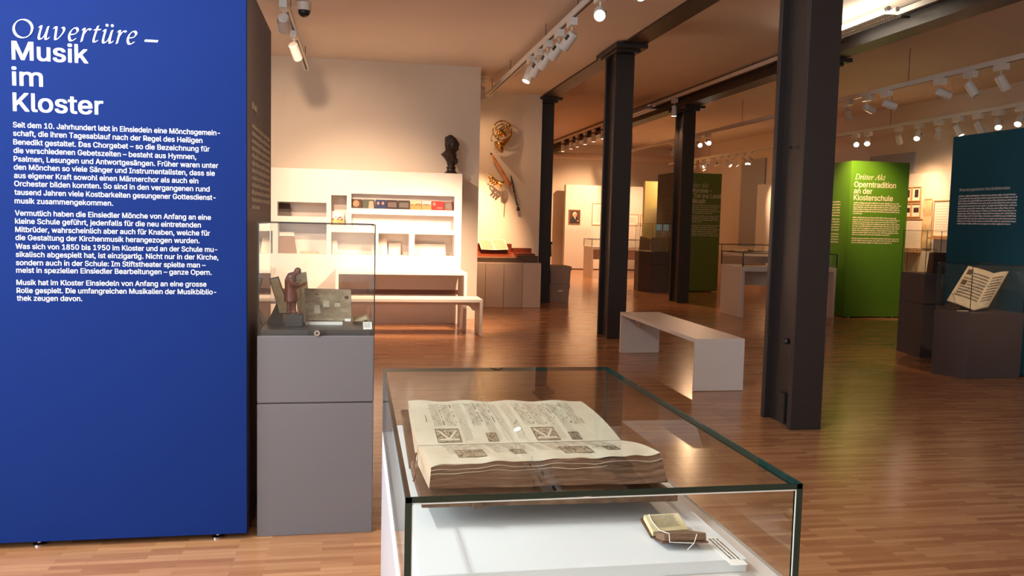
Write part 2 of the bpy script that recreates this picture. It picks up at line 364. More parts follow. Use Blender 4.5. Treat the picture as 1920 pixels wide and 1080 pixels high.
def column(x, y, label, wdt=0.245, d=0.45):
    t = thing('steel_column', label, 'column', (x, y + d / 2, 0), 'dark steel columns'); t['kind'] = 'structure'
    h = wdt / 2
    MB().box(x - h, x + h, y, y + 0.05, 0.0, 3.53).build('flange', 'steel', t, bevel=0.006)
    MB().box(x - h, x + h, y + d - 0.05, y + d, 0.0, 3.53).build('flange', 'steel', t, bevel=0.006)
    MB().box(x - h + 0.055, x + h - 0.055, y + 0.05, y + d - 0.05, 0.0, 3.53).build('web', 'steel', t)
    MB().box(x - h - 0.03, x + h + 0.03, y - 0.12, y + d + 0.12, 3.53, 3.565).box(x - h - 0.06, x + h + 0.09, y - 0.22, y + d + 0.22, 3.565, 3.615).build('cap_plate', 'steel', t, bevel=0.004)
    return t
big = column(3.19, 5.52, 'large dark steel column standing nearest, right of the big display case')
column(3.235, 10.20, 'dark steel column behind the far end of the free-standing white bench')
column(3.30, 14.80, 'dark steel column beside the two stacked grey crates')
column(6.00, 14.92, 'dark steel column in front of the olive green text panel', 0.235, 0.42)
column(5.98, 10.25, 'dark steel column hidden behind the nearest large column')
MB().cyl((3.12, 5.69, 0.62), (3.085, 5.69, 0.62), 0.022, n=12).build('bolt', 'black', big, smooth=True)
tag(MB().box(3.055, 3.115, 5.60, 5.68, 0.03, 0.25).build('outlet_box', 'black', bevel=0.006, loc=(3.085, 5.64, 0.03)), 'small black outlet box at the foot of the nearest large column', 'outlet box')
tag(MB().box(3.085, 3.105, 5.75, 5.77, 2.02, 2.04).build('hook', 'black', loc=(3.1, 5.76, 2.02)), 'tiny black hook on the nearest large column at eye height', 'hook')

# ------------------------------------------------------------------ lighting track and lamps
def track(x, z, y0, y1, label, zc, rods):
    t = thing('lighting_track', label, 'lighting track', (x, (y0 + y1) / 2, z), 'ceiling lighting tracks')
    MB().box(x - 0.03, x + 0.03, y0, y1, z - 0.025, z + 0.035).build('rail', 'lamp_white', t, bevel=0.003)
    MB().box(x - 0.012, x + 0.012, y0 + 0.1, y1 - 0.1, z - 0.027, z - 0.0245).build('slot', 'lamp_slot', t)
    for y in rods: MB().cyl((x, y, z + 0.035), (x, y, zc), 0.004, n=6).build('suspension_rod', 'steel', t)
    return t
def lamp_proto():
    t = thing('track_spotlight', 'x', 'spotlight', (0, 0, 0), 'track spotlights')
    MB().box(-0.035, 0.035, -0.09, 0.09, -0.075, 0).build('adapter', 'lamp_white', t, bevel=0.004)
    MB().cyl((0, 0, -0.075), (0, 0, -0.155), 0.007, n=8).build('stem', 'lamp_white', t)
    h = MB().lathe([(0.0, 0.04), (0.040, 0.04), (0.052, 0.028), (0.054, -0.14), (0.050, -0.15), (0.046, -0.15), (0.044, -0.128), (0.0, -0.128)], n=20).build('lamp_head', 'lamp_white', t, smooth=True)
    h.modifiers.new('edge', 'EDGE_SPLIT').split_angle = 0.6
    MB().lathe([(0.0, -0.130), (0.043, -0.130), (0.043, -0.1335), (0.0, -0.1335)], n=20).build('lens', 'lens', h)
    MB().box(-0.056, -0.048, -0.016, 0.016, -0.05, 0.005).build('cooling_slot', 'lamp_slot', h)
    return t
PROTO = lamp_proto(); LAMP_N = [0]
SHELF = (1.0, 0.67, 0.44)
def lamp(x, y, z, aim, label, power=0.0, cone=50, lit=True, group='track spotlights', col=WARM):
    """z is the track's underside; the head hangs below and points at aim"""
    r = PROTO if LAMP_N[0] == 0 else copy_tree(PROTO); LAMP_N[0] += 1
    r.location = (x, y, z); r['label'] = label; r['group'] = group
    h = [c for c in r.children if c.name.startswith('lamp_head')][0]
    piv = Vector((0, 0, -0.165)); h.location = piv
    d = (Vector(aim) - (Vector((x, y, z)) + piv)).normalized()
    h.rotation_mode = 'QUATERNION'; h.rotation_quaternion = d.to_track_quat('-Z', 'Y')
    if not lit:
        ln = [c for c in h.children if c.name.startswith('lens')][0]; ln.data = ln.data.copy(); ln.data.materials[0] = M['lens_off']
    if power:
        l = bpy.data.lights.new('spot_beam', 'SPOT'); l.energy = power; l.spot_size = math.radians(cone); l.spot_blend = 1.0; l.shadow_soft_size = 0.035; l.color = col
        o = bpy.data.objects.new('spot_beam', l); C.objects.link(o); o.location = Vector((x, y, z)) + piv + d * 0.165
        o.rotation_euler = d.to_track_quat('-Z', 'Y').to_euler()
    return r
track(2.05, 3.45, 5.0, 13.6, 'white lighting track above the floor between the shelf wall and the columns', 3.64, (6.2, 8.0, 9.4, 11.6, 13.2))
T1 = [(6.35, (3.2, 4.0, 0.9), 0, True), (7.23, (0.5, 1.9, 0.85), 120, True), (8.21, (0.2, 10.4, 0.3), 0, True), (8.74, (0.3, 11.3, 0.5), 300, True), (9.29, (0.75, 11.5, 0.6), 330, True), (9.77, (1.0, 11.6, 0.6), 330, True), (10.2, (0.6, 9.6, 0.0), 90, True)]
T1L = ['white spotlight at the top edge of the photo above the first ceiling beam', 'glaring spotlight aimed at the viewer from the left ceiling track', 'grey-looking spotlight nearest in the left track cluster, pointing at the shelf wall',
       'brightly lit white spotlight housing in the middle of the left track cluster', 'third spotlight of the left track cluster, with a dark slot on its side', 'fourth spotlight of the left track cluster, its front half lit warm', 'last spotlight of the left track cluster, its white lens facing down left']
for (y, a, p, l), lb in zip(T1, T1L): lamp(2.05, y, 3.425, a, lb, p, 55, l, col=SHELF)
lamp(1.86, 13.0, 3.60, (2.0, 14.6, 1.05), 'narrow spotlight over the wall of brass and wood instruments', 700, 46)
lamp(1.86, 13.8, 3.60, (2.4, 14.6, 1.8), 'wide spotlight close to the wall of brass and wood instruments', 14, 130)
track(-0.67, 3.42, 6.0, 11.9, 'white lighting track above the gap between the blue panel and the shelf wall', 3.64, (7.0, 9.0, 11.5))
lamp(-0.67, 8.18, 3.40, (-0.75, 11.8, 1.4), 'spotlight just right of the top of the blue panel, seen from behind', 240, 75, col=SHELF)
lamp(-0.67, 9.46, 3.40, (0.2, 11.8, 1.0), 'white spotlight hanging below its square adapter beside the blue panel', 240, 75, col=SHELF)
t = thing('security_camera', 'black dome security camera on the ceiling right of the blue panel', 'camera', (-0.55, 9.2, 3.64))
MB().lathe([(0.0, 0), (0.075, 0), (0.07, -0.08), (0.0, -0.08)][::-1], (-0.55, 9.2, 3.64)).build('mount', 'lamp_white', t, smooth=False)
MB().ball((-0.55, 9.2, 3.555), 0.062, 20).build('dome', 'black', t, smooth=True)
track(5.78, 3.80, 3.0, 24.9, 'white lighting track fixed along the side of the right-hand ceiling beam', 3.88, (5.0, 12.0, 18.0, 24.0))
lamp(5.78, 15.15, 3.775, (5.78, 15.2, 0), 'white downlight beside the top of the column in front of the olive panel', 80, 80)
lamp(5.78, 5.1, 3.775, (6.17, 7.56, 0.88), 'added unseen spotlight on the beam track, brightening the open manuscript at the right', 150, 26)  # added lamp outside the view, brightens the manuscript pages
FAR = [23.8, 22.88, 22.2, 21.4, 20.6, 19.8, 19.0]
for i, y in enumerate(FAR):
    lamp(5.78, y, 3.775, (5.8, y + 0.1, 0), 'downlight in the distant row under the beam, %s from the far end' % ordinal(i), 180 if i % 2 == 0 else 0, 85, group='distant row of downlights')
track(7.25, 3.40, 4.0, 24.9, 'thin suspended lighting track crossing above the green panels', 3.88, (6.6, 10.4, 12.6, 15.4, 18.6, 22.0))
TA = [(18.95, (7.2, 20, 0.5)), (17.5, (7.0, 14.0, 2.0)), (16.99, (6.6, 14.0, 2.2)), (11.82, (8.1, 12.58, 2.0)), (11.32, (9.6, 12.0, 2.6)), (10.87, (10.2, 10.0, 2.2)), (9.76, (10.4, 9.2, 2.0)), (9.22, (8.3, 8.0, 0.5)), (8.72, (8.6, 8.3, 0.8))]
for i, (y, a) in enumerate(TA):
    p = {3: 330, 0: 120, 1: 90}.get(i, 0)
    lamp(7.25, y, 3.375, a, 'spotlight on the suspended track above the green panels, %s from its far end' % ordinal(i), p, 60, i not in (6, 7, 8), group='spotlights on the suspended track')
track(9.45, 3.30, 4.0, 25.0, 'long lighting track running close along the right wall', 3.88, (6.0, 10.0, 14.0, 18.0, 22.0))
TB = [(22.98, (8.6, 25.4, 1.6), 160), (22.52, (10.4, 22, 1.6), 0), (22.04, (8.0, 22.3, 2.4), 520), (21.35, (7.4, 25.4, 1.6), 260), (20.85, (10.4, 19.6, 1.6), 240), (20.41, (10.4, 20.0, 1.6), 0), (19.92, (10.4, 18.6, 1.6), 240), (19.52, (8.6, 19, 1.0), 0),
      (15.06, (8.25, 12.6, 2.1), 360), (14.66, (7.9, 12.6, 1.8), 0), (13.75, (10.4, 14.4, 1.6), 115), (13.2, (8.8, 12.6, 2.3), 0), (12.69, (10.4, 13.9, 1.6), 115), (12.25, (9.6, 12, 2.6), 0), (11.79, (10.4, 11.6, 1.6), 0), (11.37, (8.6, 10.0, 1.6), 0), (10.91, (8.2, 10.2, 1.8), 0)]
for i, (y, a, p) in enumerate(TB):
    lamp(9.45, y, 3.275, a, 'spotlight on the track along the right wall, %s from its far end' % ordinal(i), p, 55 if i < 9 else 85, True, group='spotlights along the right wall')
# distant lamps over the partition with the portrait (fixed to the far end of the beam track)
lamp(7.2, 23.2, 3.84, (7.0, 25.4, 1.5), 'spotlight on the ceiling in front of the portrait panel', 450, 80)
def fluorescent(x, y0, y1, z, label, lit=True, tray=True, tm='tube'):
    t = thing('fluorescent_light', label, 'ceiling light', (x, (y0 + y1) / 2, z), 'fluorescent fixtures along the beam')
    for dx in (-0.05, 0.05):
        MB().cyl((x + dx, y0 + 0.05, z), (x + dx, y1 - 0.05, z), 0.016, n=12).build('tube', tm if lit else 'lens_off', t, smooth=True)
        for y in (y0, y1 - 0.05): MB().cyl((x + dx, y, z), (x + dx, y + 0.05, z), 0.026, n=12).build('socket', 'lamp_white', t)
    g = MB()
    g.box(x - 0.10, x + 0.10, y0, y1, z - 0.066, z - 0.06)
    n = 34
    for i in range(n):
        y = y0 + (y1 - y0) * (i + 0.5) / n
        for dx in (-0.09, 0.0, 0.09): g.ball((x + dx, y, z - 0.068), 0.012, 6)
    if tray: g.build('perforated_tray', 'lamp_white', t)
    for y in (y0 + 0.15, y1 - 0.15):
        if not tray: MB().cyl((x, y, z), (x, y, 3.64), 0.006, n=6).build('rod', 'steel', t); MB().box(x - 0.08, x + 0.08, y - 0.02, y + 0.02, z + 0.02, z + 0.035).build('crossbar', 'lamp_white', t); continue
        MB().box(x + 0.1, x + 0.3, y, y + 0.03, z - 0.04, z - 0.02).build('bracket', 'steel', t)
    return t
M['tube_fill'] = mat('cool_fill_tube', rgb(255, 255, 255), 0.3, var=0.0, emit=(0.93, 0.97, 1.0, 1), estr=150.0)
fluorescent(-1.75, 1.3, 2.8, 3.45, 'added out-of-view twin-tube fill light above the blue text panel', True, False, 'tube_fill')  # added fill fixture out of view, lights the foreground from above
fluorescent(5.46, 8.15, 9.65, 3.74, 'twin-tube fluorescent light glowing beside the beam at the upper right')
fluorescent(5.50, 15.6, 17.1, 3.70, 'unlit twin-tube fluorescent light behind the column at the end of the bench', False)
tag(MB().cyl((3.2, 25.3, 3.46), (10.5, 25.3, 3.46), 0.085, n=20).build('ventilation_pipe', 'ceiling', smooth=True, loc=(6.8, 25.3, 3.46)), 'large pipe painted like the ceiling along the top of the far wall', 'pipe')

# ------------------------------------------------------------------ blue text panel
K = 0.985
def bp(x, z): return Vector((x * K, 3.8395, 1.45 + (z - 1.45) * K))
t = thing('text_panel', 'tall blue exhibition panel with white German introduction text at the left', 'text panel', (-1.5, 4.3, 0))
xr = -0.468
MB().box(-2.7, xr, 3.84, 3.862, 0.03, 2.455).build('front_board', 'blue', t, bevel=0.002)
MB().box(-2.7, xr - 0.002, 3.864, 4.92, 0.03, 2.452).build('body', 'grey_side', t)
for x in (-1.34, -0.60, -2.3):
    MB().lathe([(0.0, 0), (0.026, 0), (0.026, 0.006), (0.010, 0.012), (0.008, 0.03), (0, 0.03)], (x, 3.89, 0.0)).build('levelling_foot', 'chrome', t, smooth=False)
for x in (-0.62, -2.3): MB().lathe([(0.0, 0), (0.026, 0), (0.026, 0.006), (0.010, 0.012), (0.008, 0.03), (0, 0.03)], (x, 4.85, 0.0)).build('levelling_foot', 'chrome', t)
U, V = Vector((1, 0, 0)), Vector((0, 0, 1))
def pen(mb, o, k, pts, x, nib, ang=0.62, slant=0.20):
    """a broad-nib pen stroke through pts: the thick and thin of an italic"""
    P = [Vector((p[0], p[1])) for p in pts]; Q = []
    for a in range(len(P) - 1):
        p0, p1, p2, p3 = P[max(a - 1, 0)], P[a], P[a + 1], P[min(a + 2, len(P) - 1)]
        for q in range(6):
            t_ = q / 6; Q.append(0.5 * ((2 * p1) + (p2 - p0) * t_ + (2 * p0 - 5 * p1 + 4 * p2 - p3) * t_ ** 2 + (3 * p1 - p0 - 3 * p2 + p3) * t_ ** 3))
    Q.append(P[-1]); h1 = Vector((math.cos(ang), math.sin(ang))) * nib / 2; h2 = Vector((-h1.y, h1.x)) * 0.34
    lift = [0.0]
    W = lambda v: o + U * ((x + v.x + slant * v.y) * k) + V * (v.y * k) + Vector((0, -lift[0], 0))
    for a, b in zip(Q, Q[1:]):
        for h in (h1, h2):
            lift[0] += 1.5e-5; q = [W(a - h), W(b - h), W(b + h), W(a + h)]
            if (q[1] - q[0]).cross(q[3] - q[0]).dot(Vector((0, -1, 0))) < 0: q = q[::-1]
            mb.quad(*q)
GL = {'u': [[(0, 106), (9, 119), (16, 110), (12, 30), (20, 5), (36, 6), (62, 46), (74, 118)], [(74, 118), (68, 30), (74, 5), (86, 7), (98, 22)]],
      'v': [[(0, 104), (9, 119), (20, 108), (24, 40), (32, 6), (58, 28), (84, 76), (84, 108), (68, 118)]],
      'e': [[(8, 58), (46, 66), (66, 92), (56, 116), (34, 118), (10, 88), (4, 44), (18, 9), (38, 5), (64, 26)]],
      'r': [[(0, 106), (9, 119), (16, 108), (10, 2)], [(12, 56), (34, 102), (54, 119), (68, 108)]],
      't': [[(24, 150), (10, 40), (14, 10), (26, 5), (46, 22)], [(-2, 114), (50, 118)]]}
mb = MB(); o_ = bp(-1.409, 2.156); k_ = 0.000464 * K
ov = [(88 + 76 * math.cos(a), 86 + 80 * math.sin(a)) for a in [2 * PI * j / 16 for j in range(17)]]
pen(mb, o_, k_, ov, 0, 22, 0.5, 0.06)
for ch, x_ in (('u', 205), ('v', 328), ('e', 462), ('r', 566), ('t', 665), ('u', 742), ('r', 866), ('e', 958)):
    for st_ in GL[ch]: pen(mb, o_, k_, st_, x_, 21)
for x_ in (795, 840): mb.add([o_ + U * ((x_ + 13 * math.cos(a)) * k_) + V * ((160 + 13 * math.sin(a)) * k_) for a in [2 * PI * j / 12 for j in range(12)]], [tuple(range(12))])
mb.quad(*[o_ + U * (a * k_) + V * (b * k_) for a, b in ((1112, 34), (1226, 34), (1234, 54), (1120, 54))])
mb.build('title', 'lettering', t)
mb = MB()
write(mb, 'Musik', bp(-1.409, 2.069), U, V, 0.107 * K, 0.291 * K, 0.022); write(mb, 'im', bp(-1.411, 1.963), U, V, 0.107 * K, 0.115 * K, 0.022); write(mb, 'Kloster', bp(-1.409, 1.858), U, V, 0.107 * K, 0.347 * K, 0.022)
mb.build('heading', 'lettering', t)
LINES = [("Seit dem 10. Jahrhundert lebt in Einsiedeln eine Mönchsgemein-", 1.794, -0.587), ("schaft, die ihren Tagesablauf nach der Regel des Heiligen", 1.759, -0.66), ("Benedikt gestaltet. Das Chorgebet – so die Bezeichnung für", 1.723, -0.63),
 ("die verschiedenen Gebetszeiten – besteht aus Hymnen,", 1.688, -0.686), ("Psalmen, Lesungen und Antwortgesängen. Früher waren unter", 1.653, -0.595), ("den Mönchen so viele Sänger und Instrumentalisten, dass sie", 1.619, -0.609),
 ("aus eigener Kraft sowohl einen Männerchor als auch ein", 1.584, -0.678), ("Orchester bilden konnten. So sind in den vergangenen rund", 1.55, -0.631), ("tausend Jahren viele Kostbarkeiten gesungener Gottesdienst-", 1.514, -0.606), ("musik zusammengekommen.", 1.478, -1.026),
 ("Vermutlich haben die Einsiedler Mönche von Anfang an eine", 1.427, -0.626), ("kleine Schule geführt, jedenfalls für die neu eintretenden", 1.393, -0.668), ("Mitbrüder, wahrscheinlich aber auch für Knaben, welche für", 1.358, -0.63), ("die Gestaltung der Kirchenmusik herangezogen wurden.", 1.324, -0.674),
 ("Was sich von 1850 bis 1950 im Kloster und an der Schule mu-", 1.287, -0.6), ("sikalisch abgespielt hat, ist einzigartig. Nicht nur in der Kirche,", 1.253, -0.595), ("sondern auch in der Schule: Im Stiftstheater spielte man –", 1.218, -0.649), ("meist in speziellen Einsiedler Bearbeitungen – ganze Opern.", 1.186, -0.624),
 ("Musik hat im Kloster Einsiedeln von Anfang an eine grosse", 1.134, -0.646), ("Rolle gespielt. Die umfangreichen Musikalien der Musikbiblio-", 1.1, -0.605), ("thek zeugen davon.", 1.067, -1.155)]
for nm, a, b in (('opening_paragraph', 0, 10), ('school_paragraph', 10, 18), ('closing_paragraph', 18, 21)):
    mb = MB()
    for s_, z, xe in LINES[a:b]: write(mb, s_, bp(-1.412, z - 0.004), U, V, 0.0315 * K, (xe + 1.412) * K, 0.017)
    mb.build(nm, 'lettering', t)
mb = MB(); us = Vector((0, 1, 0)); xs = xr + 0.0005
word_rows(mb, (xs, 4.02, 1.93), us, V, 0.22, 1, 0.05, 0.035, (1,), 3); mb.build('side_heading', 'lettering_cream', t); mb = MB(); word_rows(mb, (xs, 4.02, 1.845), us, V, 0.82, 12, 0.0335, 0.022, [1, 1, 1, 1, 1, 1, 1, 1, 1, 1, 1, 0.42], 4)
mb.build('side_text', 'lettering_cream', t)

# ------------------------------------------------------------------ glass hoods
def hood(parent, pts, z0, z1, th=0.006, edge='glass_edge_dark', em=0.004, nm='glass_pane', rail=0.004):
    """one glass pane per side of the outline pts (counter clockwise) plus the top pane, with the dark glued edges"""
    n = len(pts)
    for i in range(n):
        a = Vector((*pts[i], 0)); b = Vector((*pts[(i + 1) % n], 0)); d = (b - a).normalized(); nn = Vector((d.y, -d.x, 0))
        p = [a, b, b - nn * th, a - nn * th]
        MB().hexa([(q.x, q.y, z0) for q in p], [(q.x, q.y, z1 - th) for q in p]).build(nm, 'glass', parent)
    MB().prism(pts, z1 - th, z1).build('top_pane', 'glass', parent)
    e = MB()
    for i in range(n):
        a = Vector((*pts[i], z0)); c = Vector((*pts[i], z1)); nx = Vector((*pts[(i + 1) % n], z1))
        e.box(a.x - em, a.x + em, a.y - em, a.y + em, z0, z1)
        d = (nx - c).normalized(); s_ = Vector((-d.y, d.x, 0)) * rail; up = Vector((0, 0, rail))
        q = [c - s_ - up * 1.0, nx - s_ - up * 1.0, nx + s_ - up * 1.0, c + s_ - up * 1.0]
        e.hexa(q, [v + up * 2 for v in q])
    e.build('glued_edge', edge, parent)

# ------------------------------------------------------------------ grey plinth with the figurine
t = thing('display_plinth', 'grey metal display plinth with a glass hood beside the blue panel', 'display plinth', (-0.17, 4.12, 0))
MB().box(-0.428, 0.085, 3.87, 4.38, 0.0, 0.606).build('lower_box', 'plinth_grey', t, bevel=0.003)
MB().box(-0.424, 0.081, 3.874, 4.376, 0.606, 0.612).build('seam', 'plinth_top', t)
MB().box(-0.428, 0.085, 3.87, 4.38, 0.612, 0.915).build('upper_box', 'plinth_grey', t, bevel=0.004)
MB().box(-0.416, 0.074, 3.885, 4.368, 0.915, 0.94).build('case_base', 'plinth_top', t)
MB().box(-0.21, -0.125, 3.882, 3.886, 0.917, 0.938).build('lock_plate', 'black', t)
lk = MB().cyl((-0.169, 3.883, 0.9275), (-0.169, 3.864, 0.9275), 0.0135, n=20).build('lock', 'chrome', t)
MB().cyl((-0.169, 3.8635, 0.9275), (-0.169, 3.862, 0.9275), 0.005, n=10).build('keyhole', 'black', lk)
hood(t, [(-0.425, 3.875), (0.084, 3.875), (0.084, 4.376), (-0.425, 4.376)], 0.9155, 1.417, 0.006, 'glass_edge_dark', 0.0024, rail=0.0018)
ZB = 0.9405
def bil0(c, u, v): return (c[0] * (1 - u) + c[1] * u) * (1 - v) + (c[3] * (1 - u) + c[2] * u) * v
def figurine():
    t = thing('figurine', 'carved red-brown wooden figurine bent over a music stand, on a dark block', 'figurine', (-0.278, 4.04, ZB))
    x, y = -0.292, 4.03
    MB().box(-0.318, -0.240, 3.99, 4.07, ZB, 0.996).build('pedestal', 'plinth_top', t, bevel=0.002)
    b = MB(); z = 0.996
    for s_ in (-1, 1):
        b.tube([(x + s_ * 0.012, y, z + 0.004), (x + s_ * 0.012, y, z + 0.05), (x + s_ * 0.010, y, z + 0.10)], [0.010, 0.010, 0.013], 10)
        b.ball((x + s_ * 0.012 + 0.006, y - 0.006, z + 0.006), (0.013, 0.010, 0.006), 10)
    b.tube([(x - 0.002, y, z + 0.058), (x - 0.003, y, z + 0.085), (x - 0.005, y, z + 0.12), (x - 0.005, y, z + 0.155), (x + 0.002, y, z + 0.178), (x + 0.014, y, z + 0.188)], [0.033, 0.030, 0.026, 0.027, 0.022, 0.011], 14)
    b.tube([(x + 0.012, y, z + 0.185), (x + 0.022, y, z + 0.192)], [0.011, 0.010], 10)
    b.ball((x + 0.027, y - 0.004, z + 0.199), (0.0165, 0.015, 0.0185), 14, Matrix.Rotation(0.5, 3, 'Y'))
    b.ball((x + 0.040, y - 0.006, z + 0.192), (0.006, 0.004, 0.005), 8)
    for s_ in (-1, 1):
        b.tube([(x - 0.004, y + s_ * 0.022, z + 0.168), (x + 0.006, y + s_ * 0.026, z + 0.14), (x + 0.028, y + s_ * 0.016, z + 0.13)], [0.011, 0.010, 0.008], 10)
        b.ball((x + 0.034, y + s_ * 0.014, z + 0.130), (0.009, 0.006, 0.006), 8)
    b.build('body', 'carved_wood', t, remesh=0.003)
    s2 = MB().cyl((x + 0.038, y - 0.012, z), (x + 0.042, y - 0.012, z + 0.118), 0.0028, n=8)
    s2.cyl((x + 0.038, y - 0.012, z + 0.02), (x + 0.028, y - 0.02, z), 0.002, n=6).cyl((x + 0.038, y - 0.012, z + 0.02), (x + 0.05, y - 0.02, z), 0.002, n=6)
    s2.build('music_stand', 'carved_wood', t)
    MB().slab((x + 0.012, y - 0.035, z + 0.112), (x + 0.066, y - 0.030, z + 0.140), (x + 0.066, y + 0.02, z + 0.148), (x + 0.012, y + 0.02, z + 0.122), 0.004).build('desk_board', 'carved_wood', t)
figurine()
t = thing('antique_book', 'worn brown board-bound book standing upright in the small glass case', 'book', (-0.13, 4.12, ZB))
MB().slab((-0.228, 4.075, 0.962), (-0.018, 4.085, 0.957), (-0.022, 4.135, 1.103), (-0.239, 4.125, 1.108), 0.006).build('front_cover', 'binding', t, bevel=0.001)
MB().slab((-0.222, 4.083, 0.962), (-0.028, 4.093, 0.957), (-0.03, 4.142, 1.098), (-0.230, 4.132, 1.102), 0.018).build('page_block', 'vellum_edge', t)
MB().slab((-0.228, 4.103, 0.958), (-0.018, 4.113, 0.953), (-0.022, 4.163, 1.10), (-0.239, 4.153, 1.104), 0.006).build('back_cover', 'binding', t)
MB().box(-0.232, -0.06, 4.062, 4.14, ZB, 0.954).build('loose_pages', 'paper', t)
MB().slab((-0.05, 4.071, 0.957), (-0.022, 4.073, 0.956), (-0.022, 4.077, 0.968), (-0.05, 4.075, 0.969), 0.0006).build('spine_label', 'paper', t)
ca = [Vector(q) + Vector((0, -0.0008, 0)) for q in ((-0.228, 4.075, 0.962), (-0.018, 4.085, 0.957), (-0.022, 4.135, 1.103), (-0.239, 4.125, 1.108))]
b = MB()
for (u0, u1, v0, v1) in ((0.38, 0.52, 0.42, 0.62), (0.63, 0.76, 0.44, 0.56), (0.18, 0.32, 0.22, 0.48)): b.quad(bil0(ca, u0, v0), bil0(ca, u1, v0), bil0(ca, u1 - .01, v1), bil0(ca, u0 + .01, v1))
b.build('pale_patch', mat('pale_patch', rgb(176, 166, 142), 0.8, var=0.15, nscale=60), t)
b = MB()
for (u0, v0, r_) in ((0.26, 0.82, 0.025), (0.90, 0.74, 0.05), (0.08, 0.68, 0.012), (0.72, 0.60, 0.015)): b.add([bil0(ca, u0 + r_ * math.cos(a), v0 + r_ * 1.2 * math.sin(a)) for a in [2 * PI * j / 12 for j in range(12)]], [tuple(range(12))])
b.build('dark_stain', mat('dark_stain', rgb(84, 58, 40), 0.8, var=0.3), t)
t = thing('printed_sheet', 'tall yellowed sheet with printed lines standing behind the figurine', 'sheet', (-0.25, 4.22, ZB))
MB().slab((-0.268, 4.17, ZB), (-0.206, 4.17, ZB), (-0.238, 4.25, 1.178), (-0.300, 4.25, 1.168), 0.002).build('sheet', 'old_paper', t)
mb = MB(); word_rows(mb, (-0.288, 4.2365, 1.135), (0.999, 0, 0), Vector((-0.1, 0.30, 0.94)).normalized(), 0.045, 16, 0.012, 0.005, (), 9); mb.build('print', 'ink', t)
t = thing('framed_leaf', 'small dark-edged leaf leaning on a black easel at the left of the small case', 'leaf', (-0.37, 4.18, ZB))
MB().slab((-0.352, 4.12, 0.985), (-0.300, 4.13, 0.985), (-0.362, 4.17, 1.160), (-0.405, 4.16, 1.150), 0.004).build('board', 'leather_dark', t)
MB().slab((-0.352, 4.117, 0.99), (-0.305, 4.127, 0.99), (-0.366, 4.167, 1.154), (-0.399, 4.157, 1.146), 0.001).build('leaf', 'old_paper', t)
MB().hexa([(-0.410, 4.10, ZB), (-0.335, 4.10, ZB), (-0.325, 4.26, ZB), (-0.405, 4.26, ZB)], [(-0.372, 4.16, 1.03), (-0.345, 4.16, 1.03), (-0.345, 4.20, 1.03), (-0.372, 4.20, 1.03)]).build('easel', 'plinth_top', t)
t = thing('open_booklet', 'small open booklet lying right of the upright antique book', 'book', (0.02, 4.16, ZB))
MB().slab((-0.012, 4.11, 0.952), (0.018, 4.11, 0.962), (0.018, 4.20, 0.972), (-0.012, 4.20, 0.962), 0.008).slab((0.018, 4.11, 0.958), (0.055, 4.12, 0.966), (0.055, 4.21, 0.976), (0.018, 4.20, 0.968), 0.008).build('pages', 'old_paper', t)
MB().box(-0.012, 0.056, 4.11, 4.21, ZB, 0.952).build('cover', 'leather', t)
def label_card(name, label, a, b, c, d, rows, parent=None, m='paper', seed=5):
    t = thing(name, label, 'label', tuple((Vector(a) + Vector(c)) / 2 - Vector((0, 0, 0.0006))))
    MB().slab(a, b, c, d, 0.0006).build('card', m, t)
    a, b, c, d = map(Vector, (a, b, c, d)); u = (b - a); v = (d - a); L = u.length; H = v.length; u.normalize(); v.normalize(); n = u.cross(v)
    mb = MB(); word_rows(mb, a + u * L * 0.08 + v * H * 0.8 + n * 0.0003, u, v, L * 0.8, rows, H * 0.72 / rows, H * 0.34 / rows, (), seed); mb.build('print', 'ink', t)
    return t
label_card('label_card', 'white label card at the front right corner of the small case', (0.036, 3.90, 0.9412), (0.076, 3.90, 0.9412), (0.074, 3.955, 0.968), (0.034, 3.955, 0.968), 5, seed=6)

# ------------------------------------------------------------------ large display case in the foreground
TX0, TX1, TY0, TY1, TZ, HZ = 0.083, 0.780, 1.350, 2.540, 0.81, 1.0
t = thing('display_case', 'large white display table with a thick glass hood in the foreground', 'display case', (0.43, 1.95, 0))
MB().box(TX0, TX1, TY0, TY1, 0.75, TZ).build('table_top', 'white', t, bevel=0.0025)
MB().box(TX0, TX0 + 0.035, TY0, TY1, 0.0, 0.75).build('end_panel', 'laminate_shaded', t, bevel=0.0015)
MB().box(TX1 - 0.035, TX1, TY0, TY1, 0.0, 0.75).build('end_panel', 'laminate_shaded', t, bevel=0.0015)
MB().box(TX0 + 0.035, TX1 - 0.035, TY1 - 0.2, TY1 - 0.17, 0.42, 0.75).build('rear_rail', 'white', t)
MB().box(0.112, 0.720, 1.425, 2.505, TZ, 0.835).build('base_board', 'white_board', t, bevel=0.0015)
th = 0.010
def pane(nm, x0, x1, y0, y1, z0, z1, axis):
    """thick pane: clear large faces, green polished rims"""
    b = MB(); b.box(x0, x1, y0, y1, z0, z1)
    # face order of box: bottom, top, front(-y), back(+y), left, right
    big_ = {'z': (0, 1), 'y': (2, 3), 'x': (4, 5)}[axis]
    b.mi = [0 if i in big_ or (i == 0 and axis != 'z') else 1 for i in range(6)]
    return b.build(nm, ['glass', 'glass_edge'], t)
pane('top_pane', TX0, TX1, TY0, TY1, HZ - th, HZ, 'z')
pane('front_pane', TX0, TX1, TY0, TY0 + th, TZ, HZ - th - 0.0005, 'y')
pane('rear_pane', TX0, TX1, TY1 - th, TY1, TZ, HZ - th - 0.0005, 'y')
pane('side_pane', TX0, TX0 + th, TY0 + th, TY1 - th, TZ, HZ - th - 0.0005, 'x')
pane('side_pane', TX1 - th, TX1, TY0 + th, TY1 - th, TZ, HZ - th - 0.0005, 'x')
e = MB()
